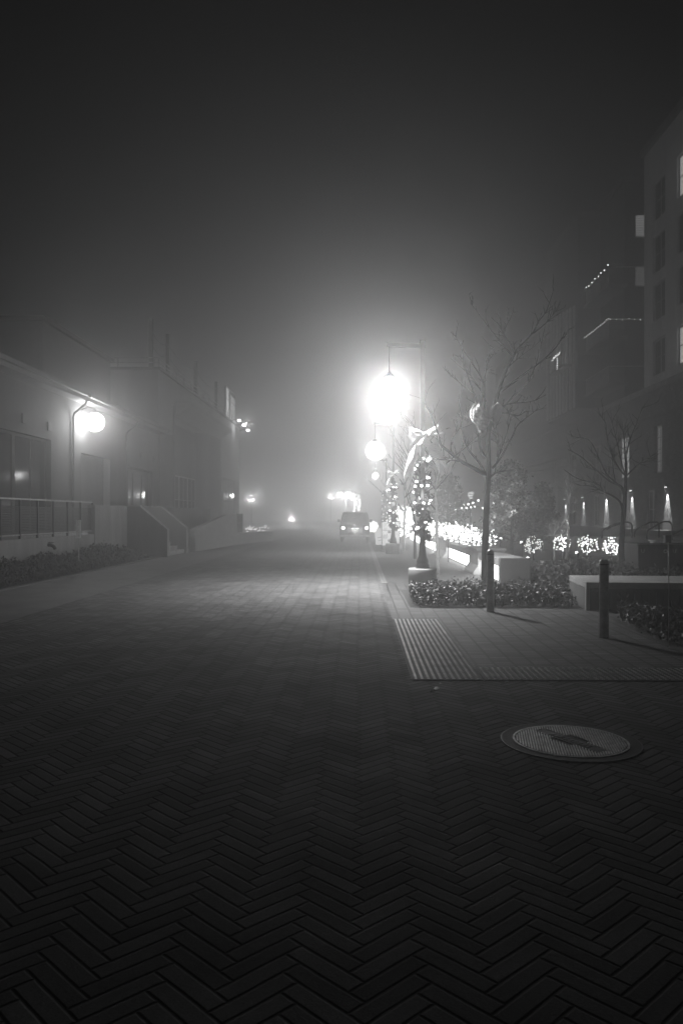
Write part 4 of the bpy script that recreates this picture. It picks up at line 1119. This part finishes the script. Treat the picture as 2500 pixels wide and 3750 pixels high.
generic(xat(1602, 20.8), 20.8, 4.4, 'bare tree with a pale lower trunk, right of the nearest lamp post', 31, m_barkp, .055)
generic(xat(1519, 28), 28, 4.3, 'bare dark tree just left of the nearest lamp post base', 32)
generic(xat(1478, 34), 34, 4.5, 'bare tree behind the framed poster board', 33, m_barkp, .06)

# leafy tree lit from below
def leafy(X, Y, h, w, label, seed, n=9000, name='leafy_tree', ls=.055):
    rnd = random.Random(seed); t = thing(name, label, 'tree', (X, Y, 0))
    MB().tube([(0, 0, 0), (.02, 0, h * .3), (-.02, 0, h * .6), (0, 0, h * .97)], [.07, .06, .035, .008], 8).build('trunk', m_bark, t)
    br = MB(); tips = []
    for k in range(46):
        z = h * (.16 + .8 * (k / 46)); a = k * 2.4 + rnd.uniform(-.4, .4); s = w * (1 - (z / h) ** 1.6 * .86) * rnd.uniform(.65, 1.1); q = [Vector((0, 0, z))]
        d = Vector((math.cos(a), math.sin(a), .35)).normalized()
        for i in range(5): d = (d + Vector((rnd.gauss(0, .12), rnd.gauss(0, .12), -.05))).normalized(); q.append(q[-1] + d * s / 5)
        br.tube(q, [.018, .014, .011, .008, .005, .003], 4, False); tips.append(q)
    br.build('branches', m_bark, t)
    pts = []
    while len(pts) < n:
        q = rnd.choice(tips); s = rnd.uniform(.25, 1.05) * 5; i = min(int(s), 4); p = q[i].lerp(q[i + 1], s - i)
        pts.append(p + Vector((rnd.gauss(0, .09), rnd.gauss(0, .09), rnd.gauss(0, .075))))
    mb = MB(); leaves(mb, pts, ls, seed); mb.build('crown', m_leafb, t)
    return t
leafy(xat(1872, 28.5), 28.5, 3.55, 1.35, 'leafy tree lit from below, between the nearest bench and the birch', 41)
leafy(xat(1985, 33), 33, 2.9, 1.0, 'smaller dim leafy tree behind the leftmost lit shrub', 42, 5000)
leafy(xat(1640, 46), 46, 4.0, 1.6, 'hazy leafy tree behind the blazing cluster of lit shrubs', 43, 3000, ls=.1)

# ------------------------------------------------------------------ lit shrubs
def lit_shrub(X, Y, z, r, label, nb, seed, br_=.022, group='shrubs wrapped in string lights', power=60, each=True, h=None):
    rnd = random.Random(seed); t = thing('lit_shrub', label, 'shrub', (X, Y, 0), 0, group); h = h or r
    MB().tube([(0, 0, 0), (.01, 0, max(.05, z - h * .5)), (0, 0, z)], [.02, .015, .008], 6).build('stem', m_bark, t)
    mb = MB(); pos = []
    for k in range(nb):
        v = Vector((rnd.gauss(0, 1), rnd.gauss(0, 1), rnd.gauss(0, 1))).normalized() * rnd.random() ** .28
        q_ = 1 + .35 * noise.noise(v * 1.4 + Vector((seed, 0, 0))); v = Vector((v.x * r * q_, v.y * r * q_, z + v.z * h * q_ * .95)); pos.append(v)
        if k % 3 == 0: mb.tube([(0, 0, z - h * .6), (v.x * .5, v.y * .5, z - h * .1 + (v.z - z) * .4), v], [.006, .004, .002], 3, False)
    mb.build('branches', m_bark, t)
    if each:
        m0 = None
        for p in pos:
            if m0 is None: o = m0 = MB().ball((0, 0, 0), br_).build('bulb', e_bulbs, t)
            else: o = m0.copy(); COL.objects.link(o); o.parent = t
            o.location = p; s = rnd.uniform(.6, 1.15); o.scale = (s,) * 3
    else:
        q = MB()
        for p in pos: q.ball(p, br_ * rnd.uniform(.6, 1.15))
        tag(q.build('string_of_bulbs', e_bulbs, t), kind='stuff')
    if power: lamp_light(t, 'POINT', power, (0, -.3, z), r * .5)
    return t
Yb = 25.0
for k, (px, py, rp, Y, lab) in enumerate([(1950, 1995, 34, 26, 'leftmost round lit shrub, beside the nearest bench slab'), (2055, 1988, 33, 26.5, 'round lit shrub crossed by the birch stem'), (2154, 1993, 37, 24.5, 'bright round lit shrub right of the birch'), (2236, 2001, 39, 23.8, 'rightmost round lit shrub, touching the thin garden tree')]):
    p = py_(px, py, Y); lit_shrub(p.x, Y, p.z, rp / FPX * Y, lab, (95, 95, 85, 85)[k], 50 + k, (.013, .015, .018, .018)[k], power=(0, 60, 0, 60)[k])
r5 = random.Random(77); cl = [(1765, 1985, 21), (1740, 1962, 26), (1710, 1955, 24), (1680, 1960, 22), (1665, 1948, 26), (1640, 1945, 22), (1618, 1948, 28), (1585, 1935, 30), (1562, 1940, 32), (1790, 1955, 27)]
nm_ = ['lowest shrub of the blazing cluster, against the nearest thin tree trunk', 'blazing shrub just left of the nearest thin tree trunk', 'blazing shrub third from the right end of the cluster', 'blazing shrub hanging lowest in the middle of the cluster',
       'densely lit shrub in the middle of the blazing cluster', 'lit shrub left of the middle of the blazing cluster', 'small lit shrub at the left tip of the wide blazing cluster', 'narrow lit shrub right of the nearest lamp post garland', 'lit shrub touching the right side of the nearest lamp post', 'lit shrub peeking out right of the nearest thin tree trunk']
for k, (px, py, Y) in enumerate(cl):
    p = py_(px, py, Y + 4); lit_shrub(p.x, Y + 4, max(p.z, .5), .42, nm_[k], 90, 90 + k, .024, group='cluster of shrubs blazing with lights behind the benches', power=130 if k in (2, 7) else 0, each=False, h=.33)
p = py_(1480, 1905, 44); lit_shrub(p.x, 44, 1.2, .55, 'tall tree shape covered in lights behind the second lamp post', 420, 130, .035, group=None, power=90, each=False, h=.95)
p = py_(1363, 1934, 52); lit_shrub(p.x, 52, .75, .38, 'lit shrub right beside the parked vehicle headlight', 150, 131, .035, group=None, power=0, each=False)
# light glints on the far left planter
for k, (px, rr) in enumerate(((912, .22), (943, .24), (969, .24))):
    Y = 47 + k; p = py_(px, 1936, Y)
    lit_shrub(p.x, Y, p.z, rr, ['leftmost small lit plant on the far low wall past the ramp', 'middle small lit plant on the far low wall past the ramp', 'rightmost small lit plant on the far low wall past the ramp'][k], 12, 140 + k, .026, group='lit plants on the far low wall', power=0, each=True)

# garden spotlights
def garden_spot(px, py, Y, aim, P, label):
    p = py_(px, py, Y); t = thing('garden_spotlight', label, 'spotlight', (p.x, Y, 0), 0, 'small garden spotlights'); z = max(p.z, .12)
    MB().tube([(0, 0, 0), (0, 0, z)], .012, 6).build('stake', m_iron, t)
    M = Matrix.Translation((0, 0, z)) @ Vector(aim).to_track_quat('Z', 'Y').to_matrix().to_4x4()
    MB().lathe([(.035, -.05), (.04, .05)], n=12, M=M).build('housing', m_iron, t)
    MB().ball(M @ Vector((0, 0, .07)), .045).build('lens', e_spot, t)
    lamp_light(t, 'SPOT', P * 2.5, M @ Vector((0, 0, .16)), .03, R(75), .5, aim)
garden_spot(1936, 2050, 24.5, (-.5, .55, .8), 260, 'garden spotlight in the lawn below the leftmost round lit shrub')
garden_spot(2115, 2031, 24.2, (-.5, .3, .8), 220, 'garden spotlight in the lawn left of the bright round lit shrub')
garden_spot(2066, 2010, 25.6, (.0, .0, 1), 160, 'garden spotlight at the foot of the birch')
garden_spot(1830, 1979, 26.5, (.35, .4, .8), 450, 'largest looking garden spotlight, left of the leafy tree')
garden_spot(1912, 1992, 26.8, (-.5, .6, .8), 550, 'garden spotlight hidden in the lowest leaves of the leafy tree')

# catenary bulbs and small sign far behind
def pyl(lst, Y): return [py_(1500 + a * .2551, 1800 + b * .2551, Y) for a, b in lst]
light_string('string_lights', 'upper sagging string of round bulbs behind the nearest bare tree', pyl([(395, 292), (475, 248), (565, 196), (618, 214), (700, 200), (768, 188), (838, 175), (906, 154), (982, 120), (1130, 120), (1200, 157)], 48), .075, e_bulb)
light_string('string_lights', 'lower sagging string of round bulbs behind the nearest bare tree', pyl([(655, 258), (746, 232), (810, 228), (876, 220), (930, 208), (1045, 232), (1187, 236), (1270, 290)], 46), .06, e_bulb)
sp_ = py_(1723, 1815, 50)
sn = thing('lit_sign', 'small lit two line sign hanging in the fog above the sagging bulbs', 'sign', (sp_.x, 50, 0))
MB().box(-.05, .05, .06, .14, 0, sp_.z + .3).build('post', m_steel, sn)
MB().box(-.18, .18, 0, .05, sp_.z - .02, sp_.z + .20).build('panel', emit('small_sign', 1.2, False), sn)
MB().box(-.10, .10, 0, .05, sp_.z - .20, sp_.z - .07).build('lower_panel', emit('small_sign_dim', .7, False), sn)
q = MB()
for k in range(5): q.box(-.15 + k * .065, -.11 + k * .065, -.012, -.001, sp_.z + .03, sp_.z + .15)
q.build('lettering', m_iron, sn)

# ------------------------------------------------------------------ fog
bx = MB().box(-150, 150, -30, 240, -1.0, 23.6)
hz = bx.build('haze', bpy.data.materials.new('haze')); tag(hz, kind='stuff')
hm = hz.data.materials[0]; hm.use_nodes = True; nt = hm.node_tree; nt.nodes.clear()
pv = nt.nodes.new('ShaderNodeVolumePrincipled'); pv.inputs['Color'].default_value = g(.95); pv.inputs['Density'].default_value = .018; pv.inputs['Anisotropy'].default_value = .8
om = nt.nodes.new('ShaderNodeOutputMaterial'); nt.links.new(pv.outputs[0], om.inputs['Volume'])
